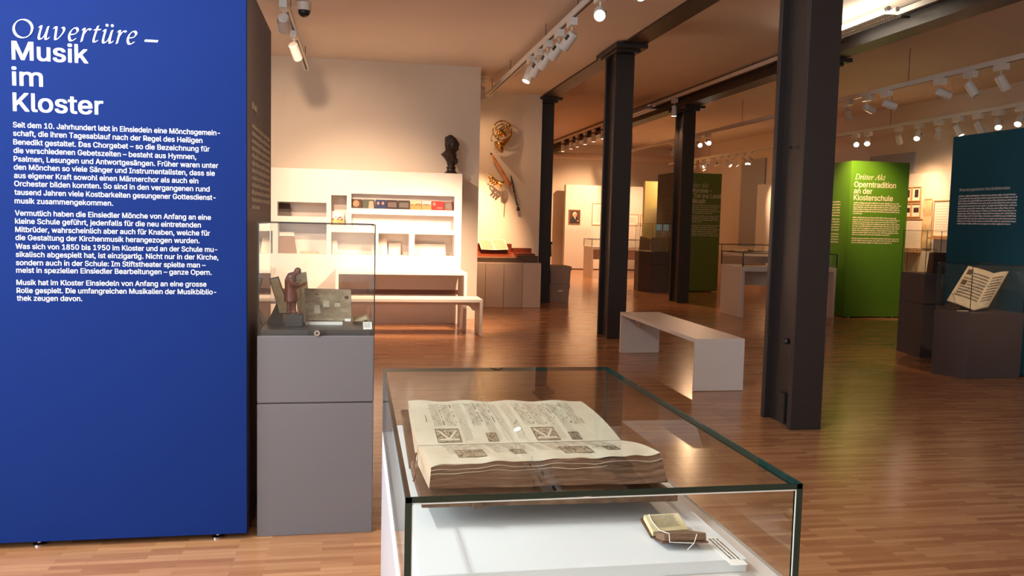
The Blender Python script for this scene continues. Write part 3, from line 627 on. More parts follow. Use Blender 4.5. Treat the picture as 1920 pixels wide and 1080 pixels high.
e.box(TX0 + 0.001, TX1 - 0.001, TY0 - 0.001, TY0 + 0.0005, HZ - th - 0.003, HZ - th - 0.001).box(TX1 - th - 0.0022, TX1 - th - 0.0005, TY0 - 0.001, TY0 + 0.0005, TZ, HZ - th - 0.001).box(TX0 + th, TX0 + th + 0.002, TY0 - 0.001, TY0 + 0.0005, TZ, HZ - th - 0.001)
e.build('chamfer_glint', 'glass_glint', t)  # whitish chamfer strips; the bright reflected line is put into their colour
e = MB(); em = 0.0012
e.box(TX0 - em, TX0 + th, TY0 - em, TY0 + em, TZ, HZ - 0.001).box(TX1 - th, TX1 + em, TY0 - em, TY0 + em, TZ, HZ - 0.001)
e.box(TX0, TX1, TY0 - em, TY0 + em * 0.5, HZ - th, HZ - 0.0005)
e.build('glued_edge', 'glass_edge', t)

def lerp(a, b, k): return Vector(a) * (1 - k) + Vector(b) * k
def bil(c, u, v): return lerp(lerp(c[0], c[1], u), lerp(c[3], c[2], u), v)
NEAR = ((0.154, 1.688, 0.952), (0.652, 1.715, 0.952), (0.646, 1.966, 0.918), (0.147, 1.963, 0.918))
FARP = ((0.147, 1.966, 0.918), (0.646, 1.969, 0.918), (0.597, 2.166, 0.975), (0.137, 2.196, 0.975))
def page_near(u, v):
    p = bil(NEAR, u, v); p.z += 0.010 * math.sin(PI * min(1, v * 1.0)) * (1 - 0.3 * v); e_ = (1 - v) ** 3
    p.z += e_ * (0.0014 * math.sin(u * 24 + 1) + 0.0012 * math.sin(u * 51)) - (0.006 * e_ if u < 0.12 else 0) * (0.12 - u) / 0.12
    p.z += 0.005 * e_ * max(0, (u - 0.93) / 0.07)
    p.y += 0.002 * e_ * math.sin(u * 30); return p
def page_far(u, v):
    p = bil(FARP, u, v); p.z += 0.004 * math.sin(PI * v) + 0.0018 * math.sin(u * 24) * v ** 2; p.x += 0.004 * math.sin(PI * v) * u
    p.y += 0.003 * math.sin(u * 26) * v ** 3; return p
t = thing('choir_book', 'huge open choir book with music staves and brown page edges in the large case', 'book', (0.4, 1.9, 0.862))
MB().grid(page_near, 48, 14).build('near_page', 'page', t, smooth=True)
MB().grid(page_far, 48, 14).build('far_page', 'page', t, smooth=True)
BN = ((0.151, 1.692, 0.901), (0.660, 1.680, 0.901), (0.650, 1.966, 0.874), (0.147, 1.963, 0.874))
BF = ((0.145, 1.966, 0.874), (0.650, 1.969, 0.874), (0.600, 2.185, 0.942), (0.140, 2.205, 0.942))
def strata(u, k, top, bot):
    p = lerp(top, bot, k); p.z += 0.0016 * math.sin(k * 9 + u * 23) * (1 - k); p.y += 0.0022 * math.sin(k * 26 + 2 * math.sin(u * 13)) ; return p
b = MB()
b.grid(lambda u, k: strata(u, k, page_near(u, 0), bil(BN, u, 0)), 60, 12, 0, True)      # fore edge facing the viewer
b.grid(lambda u, k: lerp(page_far(u, 1), bil(BF, u, 1), k), 40, 4, 0)
b.build('page_block', 'edges', t, smooth=True)
b = MB()
b.grid(lambda u, k: lerp(page_near(0, u), bil(BN, 0, u), k), 12, 6, 0); b.grid(lambda u, k: lerp(page_near(1, u), bil(BN, 1, u), k), 12, 6, 0, True)
b.grid(lambda u, k: lerp(page_far(0, u), bil(BF, 0, u), k), 12, 6, 0); b.grid(lambda u, k: lerp(page_far(1, u), bil(BF, 1, u), k), 12, 6, 0, True)
b.build('page_ends', 'vellum_edge', t, smooth=True)
b = MB()
for k in (0.18, 0.34): b.tube([strata(u / 40, k, page_near(u / 40, 0), bil(BN, u / 40, 0)) + Vector((0, -0.0006, 0)) for u in range(0, 31 if k > .3 else 41)], 0.0007, 5)
b.build('loose_leaf_edge', 'page', t)
MB().slab((0.133, 1.652, 0.892), (0.664, 1.634, 0.892), (0.662, 1.955, 0.868), (0.132, 1.955, 0.868), 0.016).build('near_cover', 'leather', t, bevel=0.002)
MB().slab((0.128, 1.975, 0.868), (0.662, 1.975, 0.868), (0.612, 2.215, 0.945), (0.120, 2.232, 0.945), 0.011).build('far_cover', 'leather', t, bevel=0.002)
MB().tube([(0.132, 1.965, 0.868), (0.662, 1.965, 0.868)], 0.013, 10).build('spine', 'leather', t, smooth=True)
for x in (0.235, 0.49): MB().box(x, x + 0.022, 1.640, 1.655, 0.8745, 0.893).build('clasp', 'leather', t, bevel=0.001)
MB().tube([(0.136, 1.86, 0.93), (0.128, 1.83, 0.91), (0.131, 1.81, 0.895), (0.126, 1.79, 0.888)], 0.0022, 6).build('ribbon', 'leather_dark', t)
ink = MB(); rr = random.Random(3)
def on_page(fn, u0, v0, u1, v1, w):
    n = max(2, int(abs(v1 - v0) * 14) + int(abs(u1 - u0) * 20)); L = []
    for i in range(n + 1):
        k = i / n; u = u0 + (u1 - u0) * k; v = v0 + (v1 - v0) * k
        if abs(v1 - v0) * 0.6 > abs(u1 - u0): a, b2 = fn(u - w, v), fn(u + w, v)
        else: a, b2 = fn(u, v - w * 2), fn(u, v + w * 2)
        L.append((a, b2))
    up = Vector((0, 0, 0.0007))
    for i in range(n): ink.quad(L[i][0] + up, L[i][1] + up, L[i + 1][1] + up, L[i + 1][0] + up)
def blob(fn, u, v, du, dv):
    up = Vector((0, 0, 0.0008)); ink.quad(fn(u - du, v) + up, fn(u, v - dv) + up, fn(u + du, v) + up, fn(u, v + dv) + up)
def page_music(fn, va, vb, far):
    for s_ in range(12):
        u0 = 0.105 + s_ * 0.066
        full = s_ not in (2, 5, 6)
        a, b2 = va, vb
        for l in range(5): on_page(fn, u0 + l * 0.0088, a, u0 + l * 0.0088, b2, 0.00065)
        nn = 26 if full else 9
        for q in range(nn):
            if full: v = a + (b2 - a) * (q + 0.5) / nn
            else: v = (b2 if not far else a) + (a - b2 if not far else b2 - a) * (0.03 + 0.26 * (q + 0.5) / nn)
            if rr.random() < 0.82:
                l = min(5, max(0, int(2.2 + 1.6 * math.sin(q * 0.55 + s_) + rr.uniform(-0.8, 0.8)))); u = u0 + l * 0.0088
                blob(fn, u, v, 0.0032, 0.0085); on_page(fn, u, v, u + 0.0105 * rr.choice((1, 1, -1)), v, 0.0008)
        if full:
            for q in range(9):
                if rr.random() < 0.7:
                    v = a + (b2 - a) * (q + 0.5) / 9; k = rr.randint(2, 4)
                    for z in range(k): on_page(fn, u0 + 0.045, v + z * 0.014, u0 + 0.053 + rr.uniform(-.002, .002), v + z * 0.014, 0.0016)
    for (u0, u1, v0, v1) in ((0.10, 0.215, 0.04, 0.30), (0.345, 0.395, 0.04, 0.20), (0.585, 0.70, 0.04, 0.30), (0.76, 0.81, 0.04, 0.19)) if far else ((0.13, 0.25, 0.18, 0.46), (0.375, 0.43, 0.24, 0.42), (0.60, 0.73, 0.18, 0.46), (0.80, 0.86, 0.24, 0.42)):
        on_page(fn, u0, v0, u0, v1, 0.0014); on_page(fn, u1, v0, u1, v1, 0.0014); on_page(fn, u0, v0, u1, v0, 0.0028); on_page(fn, u0, v1, u1, v1, 0.0028)
        for q in range(int(90 * (u1 - u0) / 0.115)):
            u = rr.uniform(u0, u1); v = rr.uniform(v0, v1); blob(fn, u, v, rr.uniform(.002, .005), rr.uniform(.006, .016))
page_music(page_far, 0.36, 0.90, True)
page_music(page_near, 0.30, 0.97, False)
on_page(page_far, 0.07, 0.45, 0.07, 0.6, 0.002)
for s_ in (2, 5, 6, 4, 9, 10): 
    for l in range(5): on_page(page_far, 0.105 + s_ * 0.066 + l * 0.0088, 0.06, 0.105 + s_ * 0.066 + l * 0.0088, 0.36, 0.00065)
ink.build('music_notation', 'ink', t)
gr_ = MB(); up_ = Vector((0, 0, 0.0004))
for fn, (u0, u1, v0, v1) in [(page_far, q) for q in ((0.10, 0.215, 0.04, 0.30), (0.345, 0.395, 0.04, 0.20), (0.585, 0.70, 0.04, 0.30), (0.76, 0.81, 0.04, 0.19))] + [(page_near, q) for q in ((0.13, 0.25, 0.18, 0.46), (0.375, 0.43, 0.24, 0.42), (0.60, 0.73, 0.18, 0.46), (0.80, 0.86, 0.24, 0.42))]:
    gr_.grid(lambda a, b2: fn(u0 + (u1 - u0) * a, v0 + (v1 - v0) * b2) + up_, 4, 4)
gr_.build('woodcut_ground', mat('woodcut_ground', rgb(176, 160, 130), 0.8, var=0.35, nscale=160), t)
ini = MB()
def k_letter(u0, u1, v0, v1):
    up = Vector((0, 0, 0.0012)); P_ = lambda a, b2: page_far(u0 + (u1 - u0) * a, v0 + (v1 - v0) * b2) + up
    for (a0, b0, a1, b1) in ((0.08, 0.18, 0.92, 0.18), (0.50, 0.20, 0.12, 0.85), (0.50, 0.20, 0.88, 0.85)):
        w_ = 0.06
        if b0 == b1: ini.quad(P_(a0, b0 - w_), P_(a1, b1 - w_), P_(a1, b1 + w_), P_(a0, b0 + w_))
        else: ini.quad(P_(a0 - w_, b0), P_(a0 + w_, b0), P_(a1 + w_, b1), P_(a1 - w_, b1))
k_letter(0.10, 0.215, 0.04, 0.30); k_letter(0.585, 0.70, 0.04, 0.30)
ini.build('woodcut_initial', 'page', t)
tag(MB().prism_x([(1.80, 0.8355), (2.17, 0.8355), (2.17, 0.912), (1.968, 0.843), (1.80, 0.861)], 0.20, 0.58).build('book_cradle', 'white_board', bevel=0.001, loc=(0.39, 1.98, 0.8355)), 'low white cradle hidden beneath the huge choir book', 'book cradle')

# small tied prayer book
t = thing('pocket_book', 'small brown leather book tied open with white string in the large case', 'book', (0.615, 1.53, 0.8355)); t.scale = (0.87, 0.87, 0.87)
x0, x1 = 0.570, 0.656
MB().slab((x0 - 0.004, 1.540, 0.8415), (x1 + 0.004, 1.545, 0.8415), (x1 + 0.004, 1.615, 0.8585), (x0 - 0.006, 1.612, 0.8585), 0.004).build('far_cover', 'leather_dark', t, bevel=0.001)
MB().slab((x0, 1.536, 0.854), (x1, 1.541, 0.854), (x1, 1.604, 0.870), (x0, 1.601, 0.870), 0.0125).build('far_pages', 'old_paper', t, bevel=0.001)
MB().slab((x0 + 0.002, 1.478, 0.8715), (x1 + 0.012, 1.472, 0.8715), (x1, 1.538, 0.853), (x0 + 0.004, 1.534, 0.853), 0.016).build('near_pages', 'edges', t, bevel=0.002)
MB().slab((x0 - 0.002, 1.4745, 0.8545), (x1 + 0.016, 1.4665, 0.8545), (x1 + 0.004, 1.540, 0.8405), (x0, 1.536, 0.8405), 0.004).build('near_cover', 'leather_dark', t, bevel=0.001)
s_ = MB().tube([(x0 + 0.012, 1.600, 0.871), (x0 + 0.010, 1.57, 0.864), (x0 + 0.016, 1.538, 0.8555), (x0 + 0.014, 1.50, 0.8655), (x0 + 0.013, 1.473, 0.8725), (x0 + 0.012, 1.4655, 0.856)], 0.0009, 6)
s_.tube([(x0 + 0.012, 1.4655, 0.8565), (x1 - 0.02, 1.4605, 0.8535), (x1 - 0.012, 1.466, 0.8715)], 0.0009, 6).tube([(x1 - 0.02, 1.4605, 0.8535), (x1 - 0.036, 1.458, 0.8405)], 0.0009, 6)
s_.build('string', 'paper', t)
mb = MB(); pu = Vector((1, 0.05, 0)).normalized(); pv = Vector((0, 0.97, 0.245)).normalized()
word_rows(mb, Vector((x0 + 0.012, 1.592, 0.8695)), pu, pv, 0.060, 12, 0.0040, 0.0022, (), 11); mb.build('print', 'ink', t)
label_card('label_strip', 'paper label strip along the right edge of the white base board', (0.676, 1.536, 0.8362), (0.676, 1.396, 0.8362), (0.708, 1.396, 0.8362), (0.708, 1.536, 0.8362), 3, seed=12)
label_card('label_sheet', 'printed label sheet lying on the board behind the huge choir book', (0.622, 2.36, 0.8362), (0.706, 2.36, 0.8362), (0.706, 2.49, 0.8362), (0.622, 2.49, 0.8362), 9, seed=13)

# ------------------------------------------------------------------ benches
def bench(x0, x1, y0, y1, h, label, along):
    t = thing('bench', label, 'bench', ((x0 + x1) / 2, (y0 + y1) / 2, 0), 'white U-shaped benches'); k = 0.036
    MB().box(x0, x1, y0, y1, h - k, h).build('seat', 'white', t, bevel=0.002)
    if along == 'y':
        for y in (y0, y1 - k): MB().box(x0, x1, y, y + k, 0.004, h - k).build('end_panel', 'white', t, bevel=0.002)
        xi = x0 + 0.17
        pr = [(y0 + k, h - k), (y0 + k, h - k - 0.13), (y0 + k + 0.06, h - k - 0.12), (y0 + k + 0.10, h - k - 0.07), (y0 + k + 0.18, h - k - 0.05), (y1 - k - 0.18, h - k - 0.05), (y1 - k - 0.10, h - k - 0.07), (y1 - k - 0.06, h - k - 0.12), (y1 - k, h - k - 0.13), (y1 - k, h - k)]
        b = MB().prism_x(pr[::-1], xi, xi + 0.03)
    else:
        for x in (x0, x1 - k): MB().box(x, x + k, y0, y1, 0.004, h - k).build('end_panel', 'white', t, bevel=0.002)
        yi = y0 + 0.2
        b = MB().box(x0 + k, x1 - k, yi, yi + 0.03, h - k - 0.05, h - k)
        for s_, xe in ((1, x0 + k), (-1, x1 - k)):
            b.add([(xe, yi, h - k - 0.05), (xe, yi, h - k - 0.13), (xe + s_ * 0.06, yi, h - k - 0.12), (xe + s_ * 0.1, yi, h - k - 0.07), (xe + s_ * 0.16, yi, h - k - 0.05)] +
                  [(xe, yi + .03, h - k - 0.05), (xe, yi + .03, h - k - 0.13), (xe + s_ * 0.06, yi + .03, h - k - 0.12), (xe + s_ * 0.1, yi + .03, h - k - 0.07), (xe + s_ * 0.16, yi + .03, h - k - 0.05)],
                  [(0, 1, 2, 3, 4), (9, 8, 7, 6, 5), (0, 5, 6, 1), (1, 6, 7, 2), (2, 7, 8, 3), (3, 8, 9, 4)])
    b.build('under_rail', 'white', t)
    return t
bench(2.918, 3.376, 6.915, 9.075, 0.464, 'free-standing white bench in the middle of the room between the columns', 'y')
bench(-1.45, 1.560, 10.413, 10.87, 0.462, 'long white bench pulled up to the reading table at the shelf wall', 'x')

# ------------------------------------------------------------------ shelf wall unit
NICHE = [(-1.04, -0.397, 1.444, 1.633), (-0.337, -0.128, 1.337, 1.741), (-0.069, 1.333, 1.572, 1.769), (-0.067, 1.33, 1.305, 1.495), (-1.032, -0.394, 0.94, 1.366), (-0.334, 0.253, 0.94, 1.243), (0.298, 0.718, 0.938, 1.239), (0.791, 1.342, 0.938, 1.236), (-1.75, -1.10, 0.94, 1.24)]
t = thing('shelf_unit', 'large white built-in shelf wall with open niches for books and discs', 'shelf', (-0.4, 12.0, 0))
fx0, fx1, fz1 = -2.4, 1.437, 2.083
xs = sorted({fx0, fx1, *[n[0] for n in NICHE], *[n[1] for n in NICHE]}); zs = sorted({0.47, fz1, *[n[2] for n in NICHE], *[n[3] for n in NICHE]})
b = MB()
def in_niche(x, z): return any(n[0] < x < n[1] and n[2] < z < n[3] for n in NICHE)
# front board with cut-outs, then a lining of four boards and a back in each niche
for zi in range(len(zs) - 1):
    zc = (zs[zi] + zs[zi + 1]) / 2; run = None
    for xi in range(len(xs) - 1):
        xc = (xs[xi] + xs[xi + 1]) / 2
        if in_niche(xc, zc):
            if run is not None: b.box(run, xs[xi], 11.75, 12.28, zs[zi], zs[zi + 1]); run = None
        elif run is None: run = xs[xi]
    if run is not None: b.box(run, xs[-1], 11.75, 12.28, zs[zi], zs[zi + 1])
b.build('carcass', 'white', t)
for n in NICHE: MB().box(n[0], n[1], 11.86 if n[1] - n[0] > 1.2 else 12.05, 12.27, n[2], n[3]).build('niche_back', 'white', t)
MB().box(fx0, fx1, 11.82, 12.28, 0.40, 0.47).build('dark_recess', 'recess', t)
MB().box(fx0, fx1, 11.75, 12.28, 0.0, 0.40).build('plinth', 'white', t)

def reading_table(x0, x1, label):
    t = thing('reading_table', label, 'table', ((x0 + x1) / 2, 11.35, 0), 'white reading tables'); k = 0.04
    MB().box(x0, x1, 10.93, 11.745, 0.727, 0.765).build('table_top', 'white', t, bevel=0.002)
    for x in (x0, x1 - k): MB().box(x, x + k, 10.93, 11.60, 0.0, 0.727).build('end_panel', 'white', t, bevel=0.002)
    return t
reading_table(-0.254, 1.425, 'white reading table with end panels in front of the shelf wall')
reading_table(-2.35, -1.06, 'white reading table partly hidden behind the blue panel')

# discs and printed matter in the niches
ART = [('dark_orange', (86, 52, 34), (226, 132, 70)), ('grey_green', (98, 104, 86), (222, 176, 140)), ('blue', (44, 56, 110), (226, 150, 130)), ('dark_brown', (62, 46, 42), (104, 84, 76)), ('charcoal', (66, 54, 50), (96, 84, 74)),
       ('yellow_field', (214, 164, 92), (236, 206, 170)), ('landscape', (206, 168, 104), (196, 206, 214)), ('red', (214, 26, 16), (214, 120, 100)), ('sepia', (142, 92, 76), (98, 72, 62))]
CDX = [(-0.068, 0.074), (0.080, 0.242), (0.255, 0.404), (0.407, 0.556), (0.562, 0.722), (0.727, 0.882), (0.885, 1.021), (1.024, 1.194), (1.200, 1.331)]
DESC = ['disc case with an orange figure on brown', 'grey-green disc case with a pale arch', 'blue disc case with two pink spots', 'dark brown disc case with faint figures', 'charcoal disc case with a grey picture', 'yellow disc case with a field and cattle', 'disc case with a pale sky over a field', 'plain bright red disc case', 'sepia disc case with a dark oval']
for i, ((a, b_), (nm, c0, c1), ds) in enumerate(zip(CDX, ART, DESC)):
    zf = 1.5725; yb = 11.80 + 0.004 * (i % 3); h_ = 0.125
    t = thing('disc_case', ds + ' in the upper long niche', 'disc case', ((a + b_) / 2, yb + 0.02, zf), 'disc cases in the upper niche')
    p = [(a, yb, zf + 0.001), (b_, yb, zf + 0.001), (b_, yb + 0.03, zf + h_), (a, yb + 0.03, zf + h_)]
    dim = lambda c: rgb(*[q * 0.72 for q in c])
    MB().slab(*p, 0.012).build('case', mat('cover_' + nm, dim(c0), 0.45, var=0.25, nscale=18, spec=0.2), t, bevel=0.001)
    P_ = lambda u, v: bil([Vector(q) + Vector((0, -0.0012, 0)) for q in p], u, v)
    am = mat('cover_art_' + nm, dim(c1), 0.45, var=0.35, nscale=26); d = MB()
    if nm in ('dark_orange', 'sepia'):
        d.add([P_(0.45 + 0.3 * math.cos(q), 0.5 + 0.36 * math.sin(q)) for q in [2 * PI * j / 16 for j in range(16)]], [tuple(range(16))])
    elif nm == 'blue':
        for cx in (0.25, 0.68): d.add([P_(cx + 0.12 * math.cos(q), 0.6 + 0.17 * math.sin(q)) for q in [2 * PI * j / 14 for j in range(14)]], [tuple(range(14))])
    elif nm == 'grey_green': d.quad(P_(0.5, 0.02), P_(0.95, 0.02), P_(0.9, 0.8), P_(0.55, 0.8))
    elif nm in ('yellow_field', 'landscape'): d.quad(P_(0.02, 0.62), P_(0.98, 0.62), P_(0.98, 0.98), P_(0.02, 0.98))
    elif nm == 'red': d.quad(P_(0.1, 0.5), P_(0.32, 0.5), P_(0.32, 0.85), P_(0.1, 0.85)).quad(P_(0.45, 0.2), P_(0.85, 0.2), P_(0.85, 0.3), P_(0.45, 0.3))
    else: d.quad(P_(0.1, 0.2), P_(0.9, 0.2), P_(0.9, 0.75), P_(0.1, 0.75))
    d.build('cover_picture', am, t)
    if nm in ('yellow_field', 'landscape'):
        d = MB(); r2 = random.Random(i)
        for q in range(9):
            u = r2.uniform(0.08, 0.9); v = r2.uniform(0.42, 0.6); d.quad(P_(u, v), P_(u + 0.09, v), P_(u + 0.08, v + 0.12), P_(u + 0.01, v + 0.1))
        d.build('cattle_figures', 'photo_dark', t)
def leaning(name, label, cat, x0, x1, y, z0, h, lean, m, t_=0.008, slant=0.03, grp=None, extra=None):
    t = thing(name, label, cat, ((x0 + x1) / 2, y + 0.02, z0), grp)
    p = [(x0, y, z0 + 0.001), (x1, y, z0 + 0.001), (x1 - slant, y + lean, z0 + h), (x0, y + lean, z0 + h)]
    MB().slab(*p, t_).build('cover', m, t, bevel=0.001)
    if extra: extra(t, p)
    return t
def strip(v0, v1, m, nm, u0=0.0, u1=1.0):
    def f(t, p):
        P_ = lambda u, v: bil([Vector(q) + Vector((0, -0.0012, 0)) for q in p], u, v)
        MB().quad(P_(u0, v0), P_(u1, v0), P_(u1, v1), P_(u0, v1)).build(nm, m, t)
    return f
leaning('brochure', 'dark brochure leaning in the upper left niche', 'brochure', -1.035, -0.865, 11.93, 1.4445, 0.172, 0.06, 'photo_dark', 0.03)
def cattle(t, p):
    P_ = lambda u, v: bil([Vector(q) + Vector((0, -0.0012, 0)) for q in p], u, v)
    MB().quad(P_(0, 0), P_(1, 0), P_(1, 0.42), P_(0, 0.42)).build('field_picture', mat('field_print', rgb(226, 160, 84), 0.5, var=0.2, nscale=20), t)
    d = MB(); r2 = random.Random(5)
    for q in range(12):
        u = r2.uniform(0.05, 0.85); v = r2.uniform(0.3, 0.52); d.quad(P_(u, v), P_(u + 0.1, v), P_(u + 0.09, v + 0.12), P_(u + 0.01, v + 0.1))
    d.build('herd_picture', mat('herd_print', rgb(122, 62, 40), 0.5, var=0.4, nscale=30), t)
leaning('brochure', 'white brochure with an orange herd picture in the narrow niche', 'brochure', -0.333, -0.155, 11.90, 1.3375, 0.19, 0.06, 'paper', 0.008, 0.02, None, cattle)
leaning('booklet', 'brown booklet with a white top band in the lower left niche', 'booklet', -1.028, -0.79, 11.88, 0.9405, 0.285, 0.1, mat('kraft_cover', rgb(140, 112, 90), 0.7, var=0.08), 0.01, 0.05, None, strip(0.82, 1.0, 'paper', 'title_band'))
tag(MB().box(-0.75, -0.52, 11.84, 12.02, 0.9405, 0.962).build('booklet', 'vellum_edge', loc=(-0.635, 11.93, 0.9405)), 'grey-brown booklet lying flat in the lower left niche', 'booklet')
leaning('leaflet', 'small white leaflet with a lilac foot in the lower middle niche', 'leaflet', -0.325, -0.235, 11.90, 0.9405, 0.19, 0.06, 'booklet_paper', 0.006, 0.025, None, strip(0.0, 0.16, mat('lilac_print', rgb(196, 160, 170), 0.6), 'lilac_band', 0.25, 1.0))
leaning('booklet', 'tall white booklet leaning at the left of the lower right niche', 'booklet', 0.303, 0.435, 11.88, 0.9385, 0.225, 0.08, 'booklet_paper', 0.008, 0.022)
leaning('booklet', 'cream booklet standing beside the tall white one', 'booklet', 0.445, 0.615, 11.95, 0.9385, 0.165, 0.05, 'booklet_paper', 0.012, 0.0)
leaning('brochure', 'wide cream brochure in the rightmost lower niche', 'brochure', 0.80, 1.24, 11.92, 0.9385, 0.16, 0.05, 'booklet_paper', 0.01, 0.0)
leaning('booklet', 'pale booklet with a brown edge seen through the left side of the small case', 'booklet', -1.33, -1.14, 11.9, 0.9405, 0.2, 0.06, 'booklet_paper', 0.01, 0.02)

# bust on the shelf unit, facing right
t = thing('bust', 'dark bronze bust of a curly-haired man on top of the white shelf wall', 'bust', (1.30, 12.0, 2.083))
x, y, z = 1.30, 12.0, 2.083
b = MB()
b.lathe([(0.0, 0.0), (0.098, 0.0), (0.098, 0.018), (0.078, 0.03), (0.060, 0.055), (0.058, 0.075), (0.070, 0.09), (0.070, 0.10), (0.0, 0.10)], (x + 0.005, y, z), 24)
b.build('socle', 'bronze', t, smooth=False)
b = MB(); YR = lambda a: Matrix.Rotation(a, 3, 'Y')
PROF = [(0.085, -0.050, 0.055, 0.050), (0.12, -0.048, 0.056, 0.052), (0.15, -0.055, 0.070, 0.060), (0.18, -0.066, 0.084, 0.070), (0.21, -0.084, 0.084, 0.082), (0.24, -0.108, 0.070, 0.095), (0.265, -0.138, 0.062, 0.104), (0.28, -0.142, 0.060, 0.105), (0.30, -0.112, 0.058, 0.098), (0.33, -0.084, 0.056, 0.080), (0.36, -0.062, 0.052, 0.060), (0.39, -0.050, 0.045, 0.050)]
vs_ = [(x + (a + c) / 2 + (c - a) / 2 * math.cos(q), y + h * math.sin(q), z + zz) for zz, a, c, h in PROF for q in [2 * PI * k / 24 for k in range(24)]]
fs_ = [(i * 24 + k, i * 24 + (k + 1) % 24, (i + 1) * 24 + (k + 1) % 24, (i + 1) * 24 + k) for i in range(len(PROF) - 1) for k in range(24)] + [tuple(range(23, -1, -1)), tuple((len(PROF) - 1) * 24 + k for k in range(24))]
b.add(vs_, fs_)
b.ball((x + 0.072, y - 0.035, z + 0.185), (0.026, 0.034, 0.045), 12); b.ball((x + 0.052, y - 0.035, z + 0.275), (0.026, 0.032, 0.045), 12, YR(-0.2)); b.ball((x + 0.055, y - 0.01, z + 0.322), (0.024, 0.032, 0.024), 12)
b.tube([(x - 0.03, y - 0.085, z + 0.30), (x + 0.01, y - 0.085, z + 0.25), (x + 0.045, y - 0.07, z + 0.19)], [0.016, 0.020, 0.012], 10)
b.tube([(x - 0.012, y, z + 0.29), (x + 0.006, y, z + 0.38)], [0.056, 0.052], 16)
b.ball((x + 0.022, y - 0.004, z + 0.432), (0.076, 0.066, 0.094), 18, YR(0.08)); b.ball((x + 0.066, y - 0.008, z + 0.392), (0.040, 0.044, 0.058), 14)
b.ball((x + 0.103, y - 0.014, z + 0.415), (0.016, 0.013, 0.022), 10, YR(0.4)); b.ball((x + 0.088, y - 0.012, z + 0.350), (0.022, 0.026, 0.019), 10); b.ball((x + 0.094, y - 0.012, z + 0.378), (0.014, 0.02, 0.009), 8)
b.ball((x + 0.086, y - 0.012, z + 0.450), (0.022, 0.042, 0.014), 10); b.ball((x + 0.02, y - 0.066, z + 0.41), (0.014, 0.008, 0.022), 8)
b.build('figure', 'bronze', t, remesh=0.008)
b = MB(); r2 = random.Random(2)
b.ball((x - 0.012, y, z + 0.468), (0.080, 0.078, 0.074), 18); b.ball((x - 0.045, y, z + 0.41), (0.048, 0.066, 0.075), 14); b.ball((x - 0.055, y, z + 0.355), (0.030, 0.045, 0.045), 12)
for q in range(44):
    a = r2.uniform(0.85, 2 * PI - 0.85); e_ = r2.uniform(-0.1, 1.4)
    b.ball((x - 0.008 + 0.080 * math.cos(a) * math.cos(e_), y + 0.076 * math.sin(a) * math.cos(e_), z + 0.464 + 0.076 * math.sin(e_)), r2.uniform(0.011, 0.017), 8)
b.build('curly_hair', 'bronze', t, remesh=0.007)

# ------------------------------------------------------------------ instruments on the recess wall
YW = 14.6
t = thing('french_horn', 'brass french horn hanging highest on the recess wall', 'french horn', (2.43, 14.45, 2.98))
cx, cz, yy = 2.432, 2.982, 14.42
def ring(c, r, rt, n=40, sx=1, sz=1, rot=0.0, y=yy):
    return [(c[0] + r * (sx * math.cos(a) * math.cos(rot) - sz * math.sin(a) * math.sin(rot)), y, c[1] + r * (sx * math.cos(a) * math.sin(rot) + sz * math.sin(a) * math.cos(rot))) for a in [2 * PI * j / n for j in range(n)]]
MB().tube(ring((cx, cz), 0.163, 0), 0.011, 10, True).build('main_coil', 'brass', t, smooth=True)
b = MB()
b.tube(ring((cx - 0.045, cz + 0.06), 0.085, 0, 32, 1, 0.32, 0.55, yy + 0.02), 0.009, 8, True).tube(ring((cx + 0.01, cz - 0.02), 0.10, 0, 32, 1, 0.34, 0.62, yy - 0.02), 0.009, 8, True)
b.tube(ring((cx - 0.05, cz - 0.05), 0.075, 0, 32, 1, 0.3, 0.62, yy + 0.01), 0.008, 8, True).tube(ring((cx + 0.075, cz - 0.05), 0.055, 0, 32, 1, 0.5, 0.9, yy), 0.008, 8, True)
b.tube(ring((cx - 0.02, cz - 0.085), 0.09, 0, 32, 1, 0.22, 0.6, yy - 0.01), 0.008, 8, True)
for k in range(4): b.tube([(cx - 0.11 + k * 0.03, yy - 0.015, cz - 0.02 - k * 0.028), (cx - 0.03 + k * 0.03, yy - 0.02, cz + 0.045 - k * 0.028), (cx - 0.015 + k * 0.03, yy - 0.02, cz + 0.03 - k * 0.028), (cx - 0.095 + k * 0.03, yy - 0.015, cz - 0.037 - k * 0.028)], 0.007, 8)
b.build('valve_tubing', 'brass', t, smooth=True)
b = MB()
for k, (dx, dz) in enumerate(((0.06, 0.06), (0.085, 0.02), (0.10, -0.02))): b.cyl((cx + dx, yy - 0.05, cz + dz), (cx + dx, yy + 0.05, cz + dz), 0.021, n=14)
b.ball((cx + 0.11, yy - 0.02, cz + 0.09), (0.03, 0.02, 0.035), 10)
b.build('rotary_valves', 'brass', t, smooth=True)
bell = [(2.592, 2.985), (2.585, 2.92), (2.560, 2.865), (2.520, 2.815), (2.475, 2.775), (2.430, 2.742), (2.395, 2.715), (2.365, 2.692)]
MB().tube([(a, yy - 0.01 * i, b_) for i, (a, b_) in enumerate(bell)], [0.012, 0.015, 0.02, 0.027, 0.037, 0.052, 0.074, 0.115], 24).build('bell', 'brass', t, smooth=True)
MB().tube([(2.28, yy, 2.93), (2.235, yy, 2.83), (2.262, yy, 2.79)], [0.006, 0.006, 0.011], 8).build('leadpipe', 'brass', t, smooth=True)
MB().cyl((cx, yy, cz + 0.163), (cx, YW, cz + 0.163), 0.006).build('wall_peg', 'steel', t)
